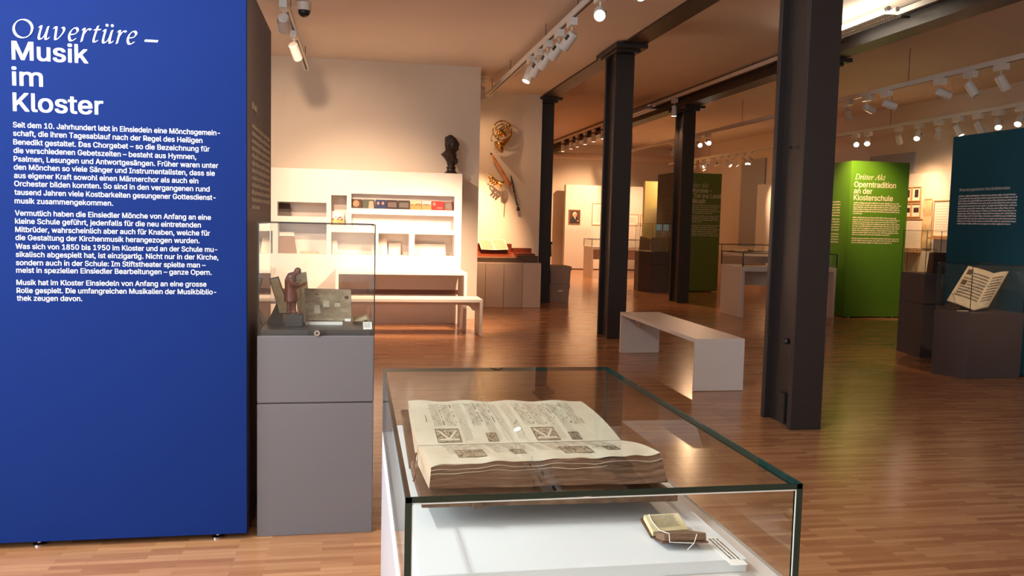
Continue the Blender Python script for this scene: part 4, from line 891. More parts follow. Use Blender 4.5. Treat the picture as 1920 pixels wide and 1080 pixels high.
def wall_stick(name, label, cat, a, b_, prof, m, yw=14.47):
    t = thing(name, label, cat, ((a[0] + b_[0]) / 2, 14.5, (a[1] + b_[1]) / 2)); A = Vector((a[0], yw, a[1])); B = Vector((b_[0], yw, b_[1]))
    pts = [lerp(A, B, k) for k, r in prof]; MB().tube(pts, [r for k, r in prof], 14).build('body', m, t, smooth=True)
    return t, A, B
t, A, B = wall_stick('bass_recorder', 'long orange wooden woodwind slanting across the recess wall', 'woodwind', (2.268, 2.572), (2.611, 2.049), [(0.0, 0.016), (0.1, 0.022), (0.5, 0.024), (0.52, 0.029), (0.56, 0.029), (0.58, 0.026), (0.82, 0.028), (0.84, 0.035), (0.88, 0.035), (0.9, 0.031), (1.0, 0.04)], 'light_wood')
MB().tube([A + (A - B) * 0.06, A], [0.008, 0.018], 12).build('mouth_tip', 'black', t, smooth=True)
b = MB()
for k in (0.12, 0.53, 0.83): b.tube([lerp(A, B, k), lerp(A, B, k + 0.012)], 0.032 if k > .2 else 0.025, 14)
b.build('metal_ring', 'brass', t)
b = MB()
for k in (0.25, 0.33, 0.4, 0.64, 0.7, 0.77): b.ball(lerp(A, B, k) + Vector((0, -0.025, 0)), 0.006, 8)
b.build('finger_hole', 'black', t)
MB().cyl(lerp(A, B, 0.45), lerp(A, B, 0.45) + Vector((0, 0.13, 0)), 0.006).build('wall_peg', 'steel', t)
t, A, B = wall_stick('clarinet', 'black clarinet with silver keys hanging lowest on the recess wall', 'clarinet', (2.619, 2.233), (2.767, 1.632), [(0.0, 0.008), (0.1, 0.013), (0.12, 0.016), (0.85, 0.016), (0.9, 0.018), (0.95, 0.026), (1.0, 0.038)], 'black', 14.54)
b = MB()
for k in (0.13, 0.24, 0.5, 0.68, 0.86): b.tube([lerp(A, B, k), lerp(A, B, k + 0.018)], 0.0185, 14)
for k in (0.3, 0.36, 0.42, 0.56, 0.62, 0.74, 0.8): b.ball(lerp(A, B, k) + Vector((0.008, -0.016, 0)), (0.009, 0.006, 0.009), 8)
b.tube([lerp(A, B, 0.66) + Vector((0.014, -0.012, 0)), lerp(A, B, 0.88) + Vector((0.016, -0.012, 0))], 0.0035, 6)
b.build('keys', 'chrome', t, smooth=True)
MB().cyl(lerp(A, B, 0.3), lerp(A, B, 0.3) + Vector((0, 0.06, 0)), 0.005).build('wall_peg', 'steel', t)
t = thing('flugelhorn', 'small brass valve horn hanging at the left of the recess wall', 'brass horn', (2.31, 14.45, 2.15)); yy = 14.40
MB().tube([(2.225, yy, 2.215), (2.27, yy, 2.185), (2.32, yy, 2.145), (2.36, yy, 2.115), (2.395, yy, 2.09), (2.425, yy, 2.07), (2.44, yy, 2.06)], [0.010, 0.012, 0.016, 0.022, 0.034, 0.055, 0.085], 20).build('bell', 'brass', t, smooth=True)
b = MB(); b.tube(ring((2.285, 2.14), 0.095, 0, 32, 1, 0.34, -0.75, yy), 0.010, 8, True).tube(ring((2.30, 2.13), 0.07, 0, 32, 1, 0.36, -0.75, yy - 0.03), 0.009, 8, True)
b.build('tubing', 'brass', t, smooth=True)
b = MB()
for k in range(3):
    p = Vector((2.255 + k * 0.035, yy - 0.03, 2.135 - k * 0.028)); b.cyl(p + Vector((0.03, 0, 0.035)), p - Vector((0.035, 0, 0.04)), 0.013, n=12)
b.build('valves', 'brass', t, smooth=True)
MB().tube([(2.225, yy, 2.215), (2.195, yy, 2.232), (2.182, yy, 2.240)], [0.006, 0.007, 0.014], 10).build('mouthpiece', 'chrome', t, smooth=True)
MB().cyl((2.452, yy, 2.02), (2.438, yy, 1.755), 0.006, n=8).cyl((2.43, yy, 2.02), (2.43, YW, 2.04), 0.005, n=6).build('support_rod', 'brass', t)

# cabinet, square keyboard instrument and music on it
t = thing('cabinet', 'low pale cabinet with four flat doors under the square keyboard', 'cabinet', (2.4, 14.2, 0))
MB().box(1.76, 3.06, 13.915, 14.58, 0.0, 0.752).build('body', 'cabinet_shaded', t, bevel=0.002)
seams = [1.78, 2.118, 2.426, 2.742, 3.06]
for i in range(4): MB().box(seams[i] + 0.003, seams[i + 1] - 0.003, 13.89, 13.915, 0.004, 0.748).build('door', 'cabinet_shaded', t, bevel=0.002)
t = thing('square_piano', 'old mahogany square keyboard instrument lying on the pale cabinet', 'keyboard instrument', (2.4, 14.2, 0.752))
MB().box(1.78, 2.66, 13.955, 14.0, 0.753, 0.832).box(2.66, 3.015, 13.955, 14.05, 0.753, 0.872).box(2.98, 3.015, 14.05, 14.48, 0.753, 0.872).box(1.78, 2.98, 14.0, 14.48, 0.753, 0.775).build('case', 'grey_wood', t, bevel=0.003)
MB().hexa([(1.78, 14.0, 0.775), (2.66, 14.0, 0.775), (2.66, 14.48, 0.775), (1.78, 14.48, 0.775)], [(1.78, 14.02, 0.826), (2.66, 14.02, 0.826), (2.66, 14.46, 0.93), (1.78, 14.46, 0.93)]).build('soundboard', 'red_wood', t)
MB().box(2.665, 2.98, 14.05, 14.48, 0.78, 0.905).build('key_block', 'red_wood', t, bevel=0.004)
MB().box(1.78, 3.0, 14.44, 14.50, 0.775, 0.985).build('back_board', 'red_wood', t, bevel=0.006)
MB().box(1.80, 2.64, 14.40, 14.44, 0.90, 1.056).build('music_rest', 'red_wood', t, bevel=0.004)
b = MB()
for k in range(26): b.box(1.85 + k * 0.030, 1.85 + k * 0.030 + 0.027, 14.004, 14.018, 0.832, 0.838)
b.build('keyboard', 'old_paper', t)
b = MB()
for q in range(16):
    a = q / 16 * 2 * PI; b.ball((2.72 + 0.03 * math.cos(a), 14.049, 0.888 + 0.012 * math.sin(a)), 0.005, 6)
b.build('carved_scroll', 'red_wood', t)
t = thing('sheet_music', 'open sheet music propped on the square keyboard instrument', 'sheet music', (2.3, 14.3, 0.93))
MB().slab((2.085, 14.22, 0.958), (2.318, 14.215, 0.952), (2.278, 14.385, 1.125), (2.046, 14.39, 1.130), 0.004).build('left_page', 'page', t)
MB().slab((2.318, 14.215, 0.952), (2.551, 14.22, 0.964), (2.514, 14.39, 1.130), (2.278, 14.385, 1.125), 0.004).build('right_page', 'page', t)
b = MB(); P1 = [Vector(q) + Vector((0, -0.0015, 0.001)) for q in ((2.085, 14.22, 0.958), (2.318, 14.215, 0.952), (2.278, 14.385, 1.125), (2.046, 14.39, 1.130))]; P2 = [Vector(q) + Vector((0, -0.0015, 0.001)) for q in ((2.318, 14.215, 0.952), (2.551, 14.22, 0.964), (2.514, 14.39, 1.130), (2.278, 14.385, 1.125))]
for P_ in (P1, P2):
    for r_ in range(9):
        v = 0.08 + r_ * 0.096
        for l in range(3): b.quad(bil(P_, 0.08, v + l * 0.018), bil(P_, 0.92, v + l * 0.018), bil(P_, 0.92, v + l * 0.018 + 0.009), bil(P_, 0.08, v + l * 0.018 + 0.009))
b.build('music_notation', mat('sheet_ink', rgb(150, 126, 96), 0.8), t)

# grey crates and the bag on the column
def crate(x0, x1, y0, y1, z0, z1, label, lab):
    t = thing('plastic_crate', label, 'crate', ((x0 + x1) / 2, (y0 + y1) / 2, z0), 'stacked grey crates'); b = MB(); i = 0.018
    b.hexa([(x0 + i, y0 + i, z0), (x1 - i, y0 + i, z0), (x1 - i, y1 - i, z0), (x0 + i, y1 - i, z0)], [(x0 + 0.008, y0 + 0.008, z1 - 0.07), (x1 - 0.008, y0 + 0.008, z1 - 0.07), (x1 - 0.008, y1 - 0.008, z1 - 0.07), (x0 + 0.008, y1 - 0.008, z1 - 0.07)])
    b.build('tub', 'crate', t, bevel=0.006)
    r = MB(); r.box(x0, x1, y0, y0 + 0.012, z1 - 0.075, z1 - 0.02).box(x0, x1, y1 - 0.012, y1, z1 - 0.075, z1 - 0.02).box(x0, x0 + 0.012, y0, y1, z1 - 0.075, z1 - 0.02).box(x1 - 0.012, x1, y0, y1, z1 - 0.075, z1 - 0.02)
    r.build('rim', 'crate', t, bevel=0.003)
    MB().box(x0 - 0.004, x1 + 0.004, y0 - 0.004, y1 + 0.004, z1 - 0.02, z1 - 0.0015).build('lid', 'crate', t, bevel=0.004)
    MB().tube([(x0 + 0.12, y0 - 0.002, z1 - 0.026), (x0 + 0.13, y0 - 0.012, z1 - 0.042), (x1 - 0.13, y0 - 0.012, z1 - 0.042), (x1 - 0.12, y0 - 0.002, z1 - 0.026)], 0.007, 8).build('handle', 'crate', t)
    for x in (x0 + 0.04, x1 - 0.05): MB().box(x, x + 0.01, y0 + 0.004, y0 + 0.02, z0 + 0.01, z1 - 0.08).build('rib', 'crate', t)
    if lab: MB().box(x0 + 0.16, x0 + 0.25, y0 + 0.008, y0 + 0.015, z0 + 0.195, z0 + 0.225).build('label', 'paper', t)
    return t
crate(3.432, 3.818, 14.87, 15.45, 0.0, 0.325, 'lower grey plastic crate with a white label beside the column', True)
crate(3.436, 3.838, 14.88, 15.46, 0.325, 0.655, 'upper grey plastic crate stacked beside the column', False)
t = thing('shoulder_bag', 'small black bag hanging on the side of the column above the crates', 'bag', (3.44, 14.95, 0.82))
MB().hexa([(3.422, 14.90, 0.825), (3.466, 14.90, 0.825), (3.466, 15.02, 0.825), (3.422, 15.02, 0.825)], [(3.422, 14.90, 1.05), (3.460, 14.90, 1.03), (3.460, 15.02, 1.03), (3.422, 15.02, 1.05)]).build('pouch', 'black', t, bevel=0.01)
MB().ball((3.452, 14.93, 1.065), (0.032, 0.03, 0.03), 10).build('flap', 'black', t, smooth=True)
MB().tube([(3.44, 14.93, 1.08), (3.424, 14.94, 1.15), (3.424, 14.97, 1.15), (3.44, 14.99, 1.05)], 0.006, 8).build('strap', 'black', t)

# ------------------------------------------------------------------ far partition with portrait
t = thing('partition_panel', 'tall white partition with a portrait and framed texts at the far end', 'partition', (7.75, 25.5, 0))
MB().box(6.30, 9.30, 25.40, 25.60, 0.0, 2.60).build('panel', 'white', t, bevel=0.003)
MB().box(6.30, 9.30, 25.395, 25.40, 0.0, 0.03).build('skirting', 'photo_dark', t)
def framed(label, cat, x0, x1, z0, z1, y, print_m, fw=0.02, portrait=False, rows=0):
    t = thing('picture_frame', label, cat, ((x0 + x1) / 2, y, z0))
    f = MB(); f.box(x0, x1, y - 0.02, y, z0, z0 + fw).box(x0, x1, y - 0.02, y, z1 - fw, z1).box(x0, x0 + fw, y - 0.02, y, z0 + fw, z1 - fw).box(x1 - fw, x1, y - 0.02, y, z0 + fw, z1 - fw)
    f.build('frame', 'frame' if not portrait else 'painting_frame', t)
    MB().box(x0 + fw, x1 - fw, y - 0.008, y, z0 + fw, z1 - fw).build('picture', print_m, t)
    if rows:
        mb = MB(); word_rows(mb, (x0 + 0.09, y - 0.009, z1 - 0.12), U, V, x1 - x0 - 0.18, rows, (z1 - z0 - 0.2) / rows, (z1 - z0 - 0.2) / rows * 0.4, (), rows); mb.build('print', mat('grey_print', rgb(176, 164, 152), 0.8), t)
    return t
t = framed('framed oil portrait of a person in a dark coat with white hair', 'painting', 6.41, 6.78, 1.385, 1.84, 25.4, mat('portrait_ground', rgb(84, 56, 40), 0.5, var=0.3, nscale=7), 0.03, True)
yp = 25.391; px_, pz_ = 6.60, 1.66
MB().add([(px_ + a, yp, pz_ + b_) for a, b_ in ((-0.15, -0.24), (0.15, -0.24), (0.14, -0.12), (0.06, -0.04), (-0.05, -0.03), (-0.13, -0.1))], [(0, 1, 2, 3, 4, 5)]).build('painted_coat', mat('painted_coat', rgb(40, 32, 36), 0.5), t)
MB().add([(px_ + 0.066 * math.cos(a), yp - 0.002, pz_ + 0.035 + 0.08 * math.sin(a)) for a in [2 * PI * j / 16 for j in range(16)]], [tuple(range(16))]).build('painted_hair', mat('painted_hair', rgb(206, 192, 180), 0.5), t)
MB().add([(px_ + 0.012 + 0.044 * math.cos(a), yp - 0.004, pz_ + 0.005 + 0.055 * math.sin(a)) for a in [2 * PI * j / 16 for j in range(16)]], [tuple(range(16))]).build('painted_face', mat('painted_face', rgb(206, 150, 120), 0.5), t)
MB().add([(px_ + a, yp - 0.004, pz_ + b_) for a, b_ in ((-0.02, -0.04), (0.03, -0.04), (0.02, -0.12))], [(0, 2, 1)]).build('painted_collar', 'paper', t)
MB().add([(px_ + 0.10 + 0.022 * math.cos(a), yp - 0.004, pz_ - 0.16 + 0.03 * math.sin(a)) for a in [2 * PI * j / 12 for j in range(12)]], [tuple(range(12))]).build('painted_hand', mat('painted_hand', rgb(200, 144, 112), 0.5), t)
framed('large framed text sheet right of the portrait', 'framed text', 7.15, 7.98, 1.38, 2.055, 25.4, 'paper', 0.02, rows=14)
framed('small framed text left of the pale green panel', 'framed text', 8.10, 8.66, 1.39, 1.745, 25.4, 'paper', 0.02, rows=7)
framed('small framed text against the edge of the pale green panel', 'framed text', 8.716, 9.2, 1.39, 1.745, 25.4, 'paper', 0.02, rows=7)

def glass_table(x0, x1, y0, y1, label, zt=0.81, zh=1.03, group='white glass-topped display tables'):
    t = thing('glass_display_table', label, 'display table', ((x0 + x1) / 2, (y0 + y1) / 2, 0), group); k = 0.045
    MB().box(x0, x1, y0, y1, zt - 0.075, zt).build('table_top', 'white', t, bevel=0.003)
    for x in (x0, x1 - k): MB().box(x, x + k, y0, y1, 0.0, zt - 0.075).build('end_panel', 'white', t, bevel=0.003)
    MB().box(x0 + k, x1 - k, y1 - 0.08, y1 - 0.05, 0.47, zt - 0.075).build('rear_rail', 'white', t)
    hood(t, [(x0, y0), (x1, y0), (x1, y1), (x0, y1)], zt, zh, 0.008, 'glass_edge_dark', 0.007, rail=0.006)
    return t
glass_table(6.05, 7.9, 21.4, 22.2, 'distant white glass-topped table in front of the portrait partition', 0.83, 1.02)
glass_table(6.055, 7.69, 12.60, 13.40, 'white glass-topped table left of the bright green panel')
glass_table(8.75, 10.25, 19.4, 20.2, 'white glass-topped table against the lit right wall, behind the nearer one', 0.80, 1.0)
# objects in the table left of the green panel
t = thing('wooden_horn', 'long slender wooden horn lying in the glass table left of the green panel', 'wooden horn', (6.6, 12.95, 0.811))
MB().tube([(6.2, 12.85, 0.835), (6.5, 12.95, 0.835), (6.9, 13.05, 0.85), (7.3, 13.12, 0.88)], [0.012, 0.015, 0.02, 0.045], 12).build('horn_tube', 'light_wood', t, smooth=True)
MB().tube([(6.18, 12.845, 0.835), (6.2, 12.85, 0.835)], [0.018, 0.012], 10).build('mouthpiece', 'black', t)
MB().box(6.95, 7.0, 13.0, 13.1, 0.8105, 0.835).build('rest', 'black', t)
t = thing('shell_whistle', 'small pale shell with a dark tube at the front of that glass table', 'instrument', (6.6, 12.72, 0.811))
MB().ball((6.56, 12.72, 0.848), (0.055, 0.035, 0.035), 12).build('shell', 'paper', t, smooth=True)
MB().cyl((6.61, 12.72, 0.835), (6.80, 12.74, 0.835), 0.024, n=10).build('dark_tube', 'black', t, smooth=True)
t = thing('cow_horn', 'curved white horn lying on the distant table by the lit right wall', 'horn', (9.42, 19.75, 0.801))
MB().tube([(9.21, 19.75, 0.905), (9.27, 19.75, 0.865), (9.35, 19.75, 0.838), (9.45, 19.75, 0.832), (9.51, 19.75, 0.833)], [0.008, 0.018, 0.026, 0.03, 0.031], 12).build('horn_tube', 'paper', t, smooth=True)
t = thing('wooden_clapper', 'brown wooden sound maker lying beside the white horn', 'instrument', (9.77, 19.75, 0.801))
b = MB(); b.ball((9.67, 19.75, 0.84), (0.07, 0.05, 0.038), 12).ball((9.93, 19.75, 0.828), (0.035, 0.03, 0.027), 10).tube([(9.67, 19.75, 0.84), (9.99, 19.75, 0.828)], 0.014, 8).cyl((9.63, 19.75, 0.86), (9.60, 19.75, 0.90), 0.01, n=8).cyl((9.73, 19.75, 0.86), (9.75, 19.75, 0.91), 0.01, n=8)
b.build('wooden_body', 'carved_wood', t, remesh=0.008)

# ------------------------------------------------------------------ green, olive and teal panels
def panel_block(name, label, x0, x1, y0, y1, h, m, side):
    t = thing('text_panel', label, 'text panel', ((x0 + x1) / 2, (y0 + y1) / 2, 0))
    MB().box(x0, x1, y0, y0 + 0.025, 0.02, h).build('front_board', m, t, bevel=0.002)
    MB().box(x0 + 0.004, x1 - 0.004, y0 + 0.027, y1, 0.02, h - 0.003).build('body', side, t)
    for x in (x0 + 0.12, x1 - 0.12):
        for y in (y0 + 0.06, y1 - 0.06): MB().cyl((x, y, 0), (x, y, 0.02), 0.02, n=12).build('levelling_foot', 'chrome', t)
    return t
t = panel_block('g2', 'tall bright green panel titled for the third act, near the right', 7.845, 8.885, 12.575, 13.55, 2.55, 'green', 'green')
yq = 12.5742
mb = MB(); write(mb, italic('Dritter Akt'), (7.912, yq, 2.252), U, V, 0.128, 0.545); mb.build('title', 'lettering_cream', t)
mb = MB(); write(mb, 'Operntradition', (7.909, yq, 2.13), U, V, 0.128, 0.745, 0.02); write(mb, 'an der', (7.908, yq, 2.025), U, V, 0.128, 0.325, 0.02); write(mb, 'Klosterschule', (7.912, yq, 1.918), U, V, 0.128, 0.70, 0.02); mb.build('heading', 'lettering_cream', t)
for z_, sh_ in ((1.868, (0.96, 1, .96, .98, .98, .2)), (1.63, (.92, 1, .94, 1, 1, 1, .96, .98, .8)), (1.293, (1, 1, .85))): mb = MB(); word_rows(mb, (7.912, yq, z_), U, V, 0.85, len(sh_), 0.0345, 0.022, sh_, len(sh_) + 20); mb.build('paragraph', 'lettering_cream', t)
for z_, n_ in ((1.885, 6), (1.60, 5), (1.355, 4)): mb = MB(); word_rows(mb, (7.8485, 13.35, z_), (0, -1, 0), V, 0.5, n_, 0.045, 0.024, (1,) * n_, 20 + n_); mb.build('side_paragraph', 'lettering_cream', t)

t = panel_block('g1', 'tall olive green panel about Bellinzona behind a dark column', 6.70, 7.805, 17.44, 18.42, 2.575, 'green_dark', 'green_grey')
yq = 17.4392
mb = MB(); write(mb, italic('Zweiter Akt'), (6.96, yq, 2.268), U, V, 0.15, 0.545); mb.build('title', 'lettering_cream', t)
mb = MB(); write(mb, 'Bellinzona –', (6.95, yq, 2.16), U, V, 0.135, 0.635, 0.02); write(mb, 'Das Tor ins Land', (6.95, yq, 2.045), U, V, 0.135, 0.845, 0.02); write(mb, 'der Musik', (6.95, yq, 1.93), U, V, 0.135, 0.50, 0.02); mb.build('heading', 'lettering_cream', t)
for z_, sh_ in ((1.872, (1, .98, .92, 1, .8)), (1.64, (.98, .96, .98, .5)), (1.435, (.98, .92, 1, .95, .98, .98))): mb = MB(); word_rows(mb, (6.95, yq, z_), U, V, 0.84, len(sh_), 0.042, 0.025, sh_, len(sh_) + 30); mb.build('paragraph', 'lettering_cream', t)
gm_ = mat('grey_lettering', rgb(120, 112, 88), 0.7)
for z_, n_ in ((2.13, 1), (2.03, 6), (1.70, 5)): mb = MB(); word_rows(mb, (6.7035, 18.2, z_), (0, -1, 0), V, 0.7 if n_ > 1 else 0.4, n_, 0.05, 0.026, (1,) * n_, 30 + n_); mb.build('side_paragraph', gm_, t)
for i, (y0, y1) in enumerate(((17.98, 18.38), (17.55, 17.92))):
    tt = thing('screen_reflection', ('left' if i == 0 else 'right') + ' small teal screen on the dark side of the olive panel', 'reflection', (6.69, (y0 + y1) / 2, 1.30), 'small teal reflections')
    MB().box(6.685, 6.703, y0, y1, 1.30, 1.47).build('housing', 'black', tt); MB().box(6.683, 6.685, y0 + 0.02, y1 - 0.02, 1.315, 1.455).build('display', 'reflection', tt)  # teal reflection in the glass, built as two faintly glowing plates
t = panel_block('g0', 'pale yellow-green panel lit from above beside the portrait partition', 7.757, 8.85, 22.3, 22.46, 2.62, 'green_pale', 'green_pale')
mb = MB(); word_rows(mb, (7.82, 22.299, 1.85), U, V, 0.9, 10, 0.05, 0.026, (), 41); mb.build('paragraphs', 'lettering_cream', t)

t = thing('text_panel', 'tall teal panel with small white text at the right edge', 'text panel', (7.1, 8.0, 0))
MB().box(6.60, 6.625, 7.40, 8.60, 0.012, 2.51).build('side_board', 'teal', t, bevel=0.002)
MB().box(6.627, 7.7, 7.402, 8.598, 0.012, 2.507).build('body', 'teal', t)
for x in (6.75, 7.55):
    for y in (7.5, 8.5): MB().cyl((x, y, 0), (x, y, 0.012), 0.02, n=12).build('levelling_foot', 'chrome', t)
us = Vector((0, -1, 0)); xq = 6.5992
mb = MB(); write(mb, 'Wie aus dem gregorianischen Choral die Motette entstand', (xq, 8.45, 1.898), us, V + us * 0.2, 0.043, 0.745); mb.build('title', 'lettering', t)
mb = MB(); word_rows(mb, (xq, 8.453, 1.835), us, V, 0.86, 12, 0.0275, 0.017, (.98, 1, 1, 1, 1, .98, 1, 1, 1, 1, 1, .92), 51); mb.build('paragraph', 'lettering', t)

# ------------------------------------------------------------------ dark plinths
def dark_plinth(pts, h, hz, label, seam=None):
    c = Vector((sum(p[0] for p in pts) / len(pts), sum(p[1] for p in pts) / len(pts), 0))
    t = thing('display_plinth', label, 'display plinth', c)
    sh = [(c.x + (p[0] - c.x) * 0.985, c.y + (p[1] - c.y) * 0.985) for p in pts]
    if seam:
        MB().prism(pts, 0, seam - 0.004).build('lower_box', 'plinth_dark', t, bevel=0.003); MB().prism(sh, seam - 0.004, seam + 0.004).build('seam', 'black', t); MB().prism(pts, seam + 0.004, h).build('upper_box', 'plinth_dark', t, bevel=0.003)
    else: MB().prism(pts, 0, h).build('box', 'plinth_dark', t, bevel=0.003)
    if hz: hood(t, sh, h, hz, 0.006, 'glass_edge_dark', 0.0026, rail=0.0024)
    return t
dark_plinth([(5.93, 7.33), (6.54, 7.33), (6.54, 8.02), (6.10, 8.02), (5.785, 7.655)], 0.656, 1.125, 'dark angular plinth with a glass hood and an open manuscript at the right')
dark_plinth([(6.36, 8.62), (6.95, 8.62), (6.95, 9.15), (6.43, 9.15)], 0.957, 1.452, 'taller dark plinth behind the open manuscript, beside the teal panel', 0.614)
dark_plinth([(8.92, 12.55), (9.45, 12.55), (9.45, 13.05), (8.92, 13.05)], 0.66, 1.15, 'low dark plinth with a glass hood behind the right edge of the green panel')
dark_plinth([(6.155, 17.12), (6.64, 17.12), (6.64, 17.95), (6.06, 17.95), (6.02, 17.55)], 0.86, 1.46, 'dark angular plinth in front of the olive green panel', 0.60)
# open manuscript
t = thing('manuscript', 'open manuscript with music staves propped in the dark plinth case at the right', 'book', (6.15, 7.6, 0.657))
SB, ST = Vector((6.08, 7.46, 0.67)), Vector((6.36, 7.56, 1.038))
LB, LT = Vector((5.89, 7.62, 0.752)), Vector((6.133, 7.65, 1.105))
RB, RT = Vector((6.26, 7.49, 0.70)), Vector((6.494, 7.52, 1.061))
def leaf(c, bulge):
    def f(u, v):
        p = bil(c, u, v); n = Vector((-0.1, -0.85, 0.5)).normalized(); return p + n * bulge * math.sin(PI * min(1, u))
    return f
fl_, fr_ = leaf((LB, SB, ST, LT), 0.010), leaf((SB, RB, RT, ST), 0.016)
MB().grid(fl_, 14, 8).build('left_page', 'page', t, smooth=True); MB().grid(fr_, 14, 8).build('right_page', 'page', t, smooth=True)
bk_ = Vector((0.03, 0.03, -0.012))
MB().hexa([p + bk_ for p in (LB, SB, ST, LT)], [p + bk_ * 0.1 for p in (LB, SB, ST, LT)]).hexa([p + bk_ for p in (SB, RB, RT, ST)], [p + bk_ * 0.1 for p in (SB, RB, RT, ST)]).build('page_block', 'vellum_edge', t)
MB().hexa([p + bk_ * 1.3 for p in (LB, SB, ST, LT)], [p + bk_ * 1.02 for p in (LB, SB, ST, LT)]).hexa([p + bk_ * 1.3 for p in (SB, RB, RT, ST)], [p + bk_ * 1.02 for p in (SB, RB, RT, ST)]).build('cover', 'leather', t)
ink = MB(); nn_ = Vector((-0.1, -0.85, 0.5)).normalized() * 0.0012
def bar(f, u0, u1, v0, v1):
    k = 6
    for i in range(k):
        a, b_ = u0 + (u1 - u0) * i / k, u0 + (u1 - u0) * (i + 1) / k; ink.quad(f(a, v0) + nn_, f(b_, v0) + nn_, f(b_, v1) + nn_, f(a, v1) + nn_)
r2 = random.Random(8)
for i in range(9):
    v = 0.20 + i * 0.078
    u0 = 0.10 if i not in (5, 4, 7, 8) else 0.30
    for l in range(4): bar(fl_, u0, 0.95, v + l * 0.011, v + l * 0.011 + 0.0055); bar(fr_, 0.08, 0.85, v + l * 0.011, v + l * 0.011 + 0.0055)
    for q in range(22):
        u = r2.uniform(u0, 0.93); vv = v + r2.uniform(-0.004, 0.03); ink.quad(fl_(u, vv) + nn_, fl_(u + 0.02, vv) + nn_, fl_(u + 0.02, vv + 0.012) + nn_, fl_(u, vv + 0.012) + nn_)
        u = r2.uniform(0.1, 0.8); ink.quad(fr_(u, vv) + nn_, fr_(u + 0.03, vv) + nn_, fr_(u + 0.03, vv + 0.012) + nn_, fr_(u, vv + 0.012) + nn_)
bar(fl_, 0.09, 0.27, 0.78, 0.92); bar(fl_, 0.09, 0.27, 0.50, 0.63)
ink.build('music_notation', 'ink', t)
MB().hexa([(6.03, 7.62, 0.657), (6.30, 7.60, 0.657), (6.36, 7.90, 0.657), (6.08, 7.92, 0.657)], [(6.20, 7.69, 0.84), (6.30, 7.68, 0.84), (6.36, 7.84, 0.86), (6.22, 7.86, 0.86)]).build('book_stand', 'plinth_top', t)
tag(MB().box(5.93, 6.05, 7.50, 7.52, 0.657, 0.662).build('label_strip', 'paper', loc=(5.99, 7.51, 0.657)), 'thin pale label strip lying in front of the open manuscript', 'label')
tag(MB().hexa([(6.60, 8.80, 0.958), (6.78, 8.80, 0.958), (6.78, 8.92, 0.958), (6.60, 8.92, 0.958)], [(6.61, 8.82, 1.20), (6.77, 8.82, 1.20), (6.77, 8.90, 1.20), (6.61, 8.90, 1.20)]).build('leather_book', 'leather_dark', loc=(6.69, 8.86, 0.958)), 'dark leather book standing in the taller plinth case beside the teal panel', 'book')
# books seen from behind on the far plinth
M['cloth'] = worn_mat('brown_cloth', rgb(142, 112, 86), rgb(158, 128, 100), rgb(172, 142, 114), 30, 0.7, bump=0.05)
t = thing('open_volume', 'brown open volume with a slanted cover on the dark plinth, at its left', 'book', (6.14, 17.65, 0.861))
MB().slab((6.065, 17.72, 0.885), (6.27, 17.56, 0.885), (6.29, 17.60, 1.13), (6.11, 17.76, 1.19), 0.02).build('cover', 'cloth', t, bevel=0.004)
MB().slab((6.085, 17.745, 0.89), (6.28, 17.585, 0.89), (6.30, 17.625, 1.11), (6.125, 17.785, 1.17), 0.04).build('page_block', 'vellum_edge', t)
MB().slab((6.10, 17.40, 0.864), (6.24, 17.25, 0.864), (6.30, 17.45, 0.88), (6.08, 17.62, 0.88), 0.003).build('loose_leaf', 'old_paper', t)
t = thing('upright_volume', 'brown volume standing upright at the right on the same dark plinth', 'book', (6.45, 17.4, 0.861))
MB().slab((6.225, 17.36, 0.862), (6.44, 17.24, 0.862), (6.44, 17.25, 1.17), (6.225, 17.37, 1.17), 0.012).slab((6.44, 17.24, 0.862), (6.615, 17.34, 0.862), (6.615, 17.35, 1.17), (6.44, 17.25, 1.17), 0.012).build('cover', 'cloth', t, bevel=0.003)
MB().prism([(6.25, 17.375), (6.44, 17.27), (6.60, 17.36), (6.59, 17.50), (6.29, 17.50)], 0.865, 1.16).build('page_block', 'vellum_edge', t)

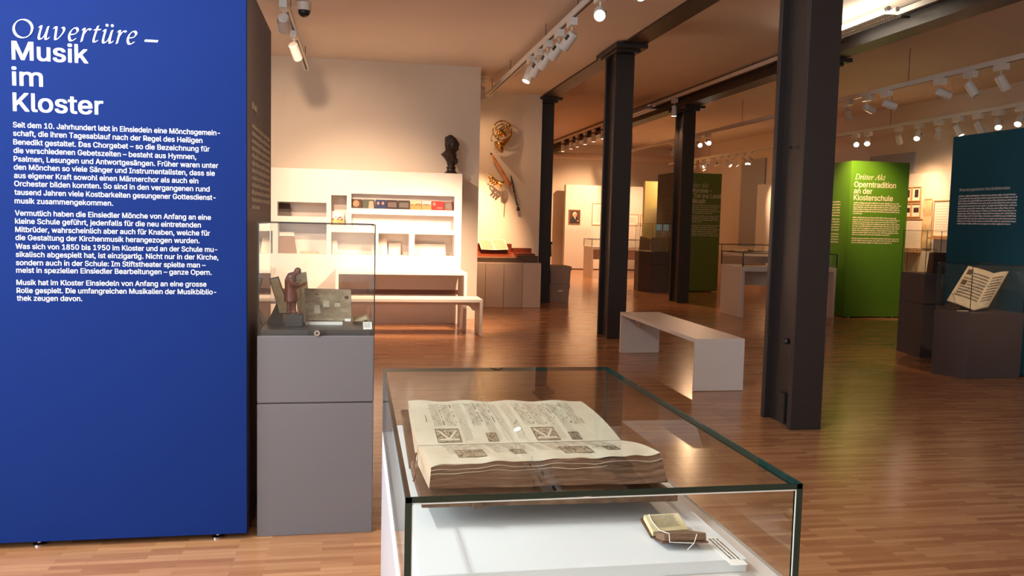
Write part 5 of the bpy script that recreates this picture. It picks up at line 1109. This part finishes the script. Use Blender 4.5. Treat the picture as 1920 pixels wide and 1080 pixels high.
# ------------------------------------------------------------------ pictures on the right wall
XP = 10.40
def wall_frame(label, y0, y1, z0, z1, kind, ledge=False, cat='framed picture', group=None, land=False):
    t = thing('picture_frame', label, cat, (XP - 0.01, (y0 + y1) / 2, z0), group); fw = 0.018
    f = MB(); f.box(XP - 0.025, XP, y0, y1, z0, z0 + fw).box(XP - 0.025, XP, y0, y1, z1 - fw, z1).box(XP - 0.025, XP, y0, y0 + fw, z0 + fw, z1 - fw).box(XP - 0.025, XP, y1 - fw, y1, z0 + fw, z1 - fw)
    f.build('frame', 'frame', t); MB().box(XP - 0.01, XP, y0 + fw, y1 - fw, z0 + fw, z1 - fw).build('mount', 'paper', t)
    if kind == 'photo':
        c = (y0 + y1) / 2; hw = (y1 - y0) * (0.29 if land else 0.2); MB().box(XP - 0.012, XP - 0.01, c - hw, c + hw, z0 + (z1 - z0) * (0.34 if land else 0.28), z0 + (z1 - z0) * (0.68 if land else 0.80)).build('photograph', 'photo_dark', t)
    else:
        mb = MB(); word_rows(mb, (XP - 0.0105, y1 - 0.05, z1 - 0.07), (0, -1, 0), V, y1 - y0 - 0.1, kind, (z1 - z0 - 0.1) / kind, (z1 - z0 - 0.1) / kind * 0.35, (), kind); mb.build('print', mat('pale_print', rgb(186, 176, 164), 0.8), t)
    if ledge: MB().box(XP - 0.14, XP, y0 + 0.02, y1 - 0.03, z0 - 0.045, z0 - 0.012).build('ledge', 'frame', t)
wall_frame('small framed photo, upper left of the four beside the green panel', 14.59, 14.82, 2.0, 2.275, 'photo', group='four small framed photos')
wall_frame('small framed photo, upper right of the four beside the green panel', 14.325, 14.585, 2.0, 2.275, 'photo', group='four small framed photos')
wall_frame('small framed photo, lower left of the four beside the green panel', 14.575, 14.81, 1.70, 1.967, 'photo', group='four small framed photos', land=True)
wall_frame('small framed photo, lower right of the four beside the green panel', 14.31, 14.57, 1.70, 1.967, 'photo', group='four small framed photos', land=True)
wall_frame('large framed document under the four small photos', 14.21, 14.82, 1.085, 1.676, 14, True, 'framed document')
wall_frame('framed document nearest the teal panel on the right wall', 13.45, 13.93, 1.35, 2.008, 12, True, 'framed document')
t = thing('paper_scroll', 'long narrow strip of old paper hanging between the framed documents', 'paper strip', (XP - 0.01, 14.09, 1.12))
MB().grid(lambda u, v: Vector((XP - 0.012 - 0.02 * abs(math.sin(v * 9)), 14.22 - 0.24 * u - 0.03 * v, 2.03 - 0.91 * v)), 4, 24).build('strip', 'old_paper', t, smooth=True)
MB().box(XP - 0.02, XP, 14.0, 14.2, 2.02, 2.04).build('clip', 'frame', t)
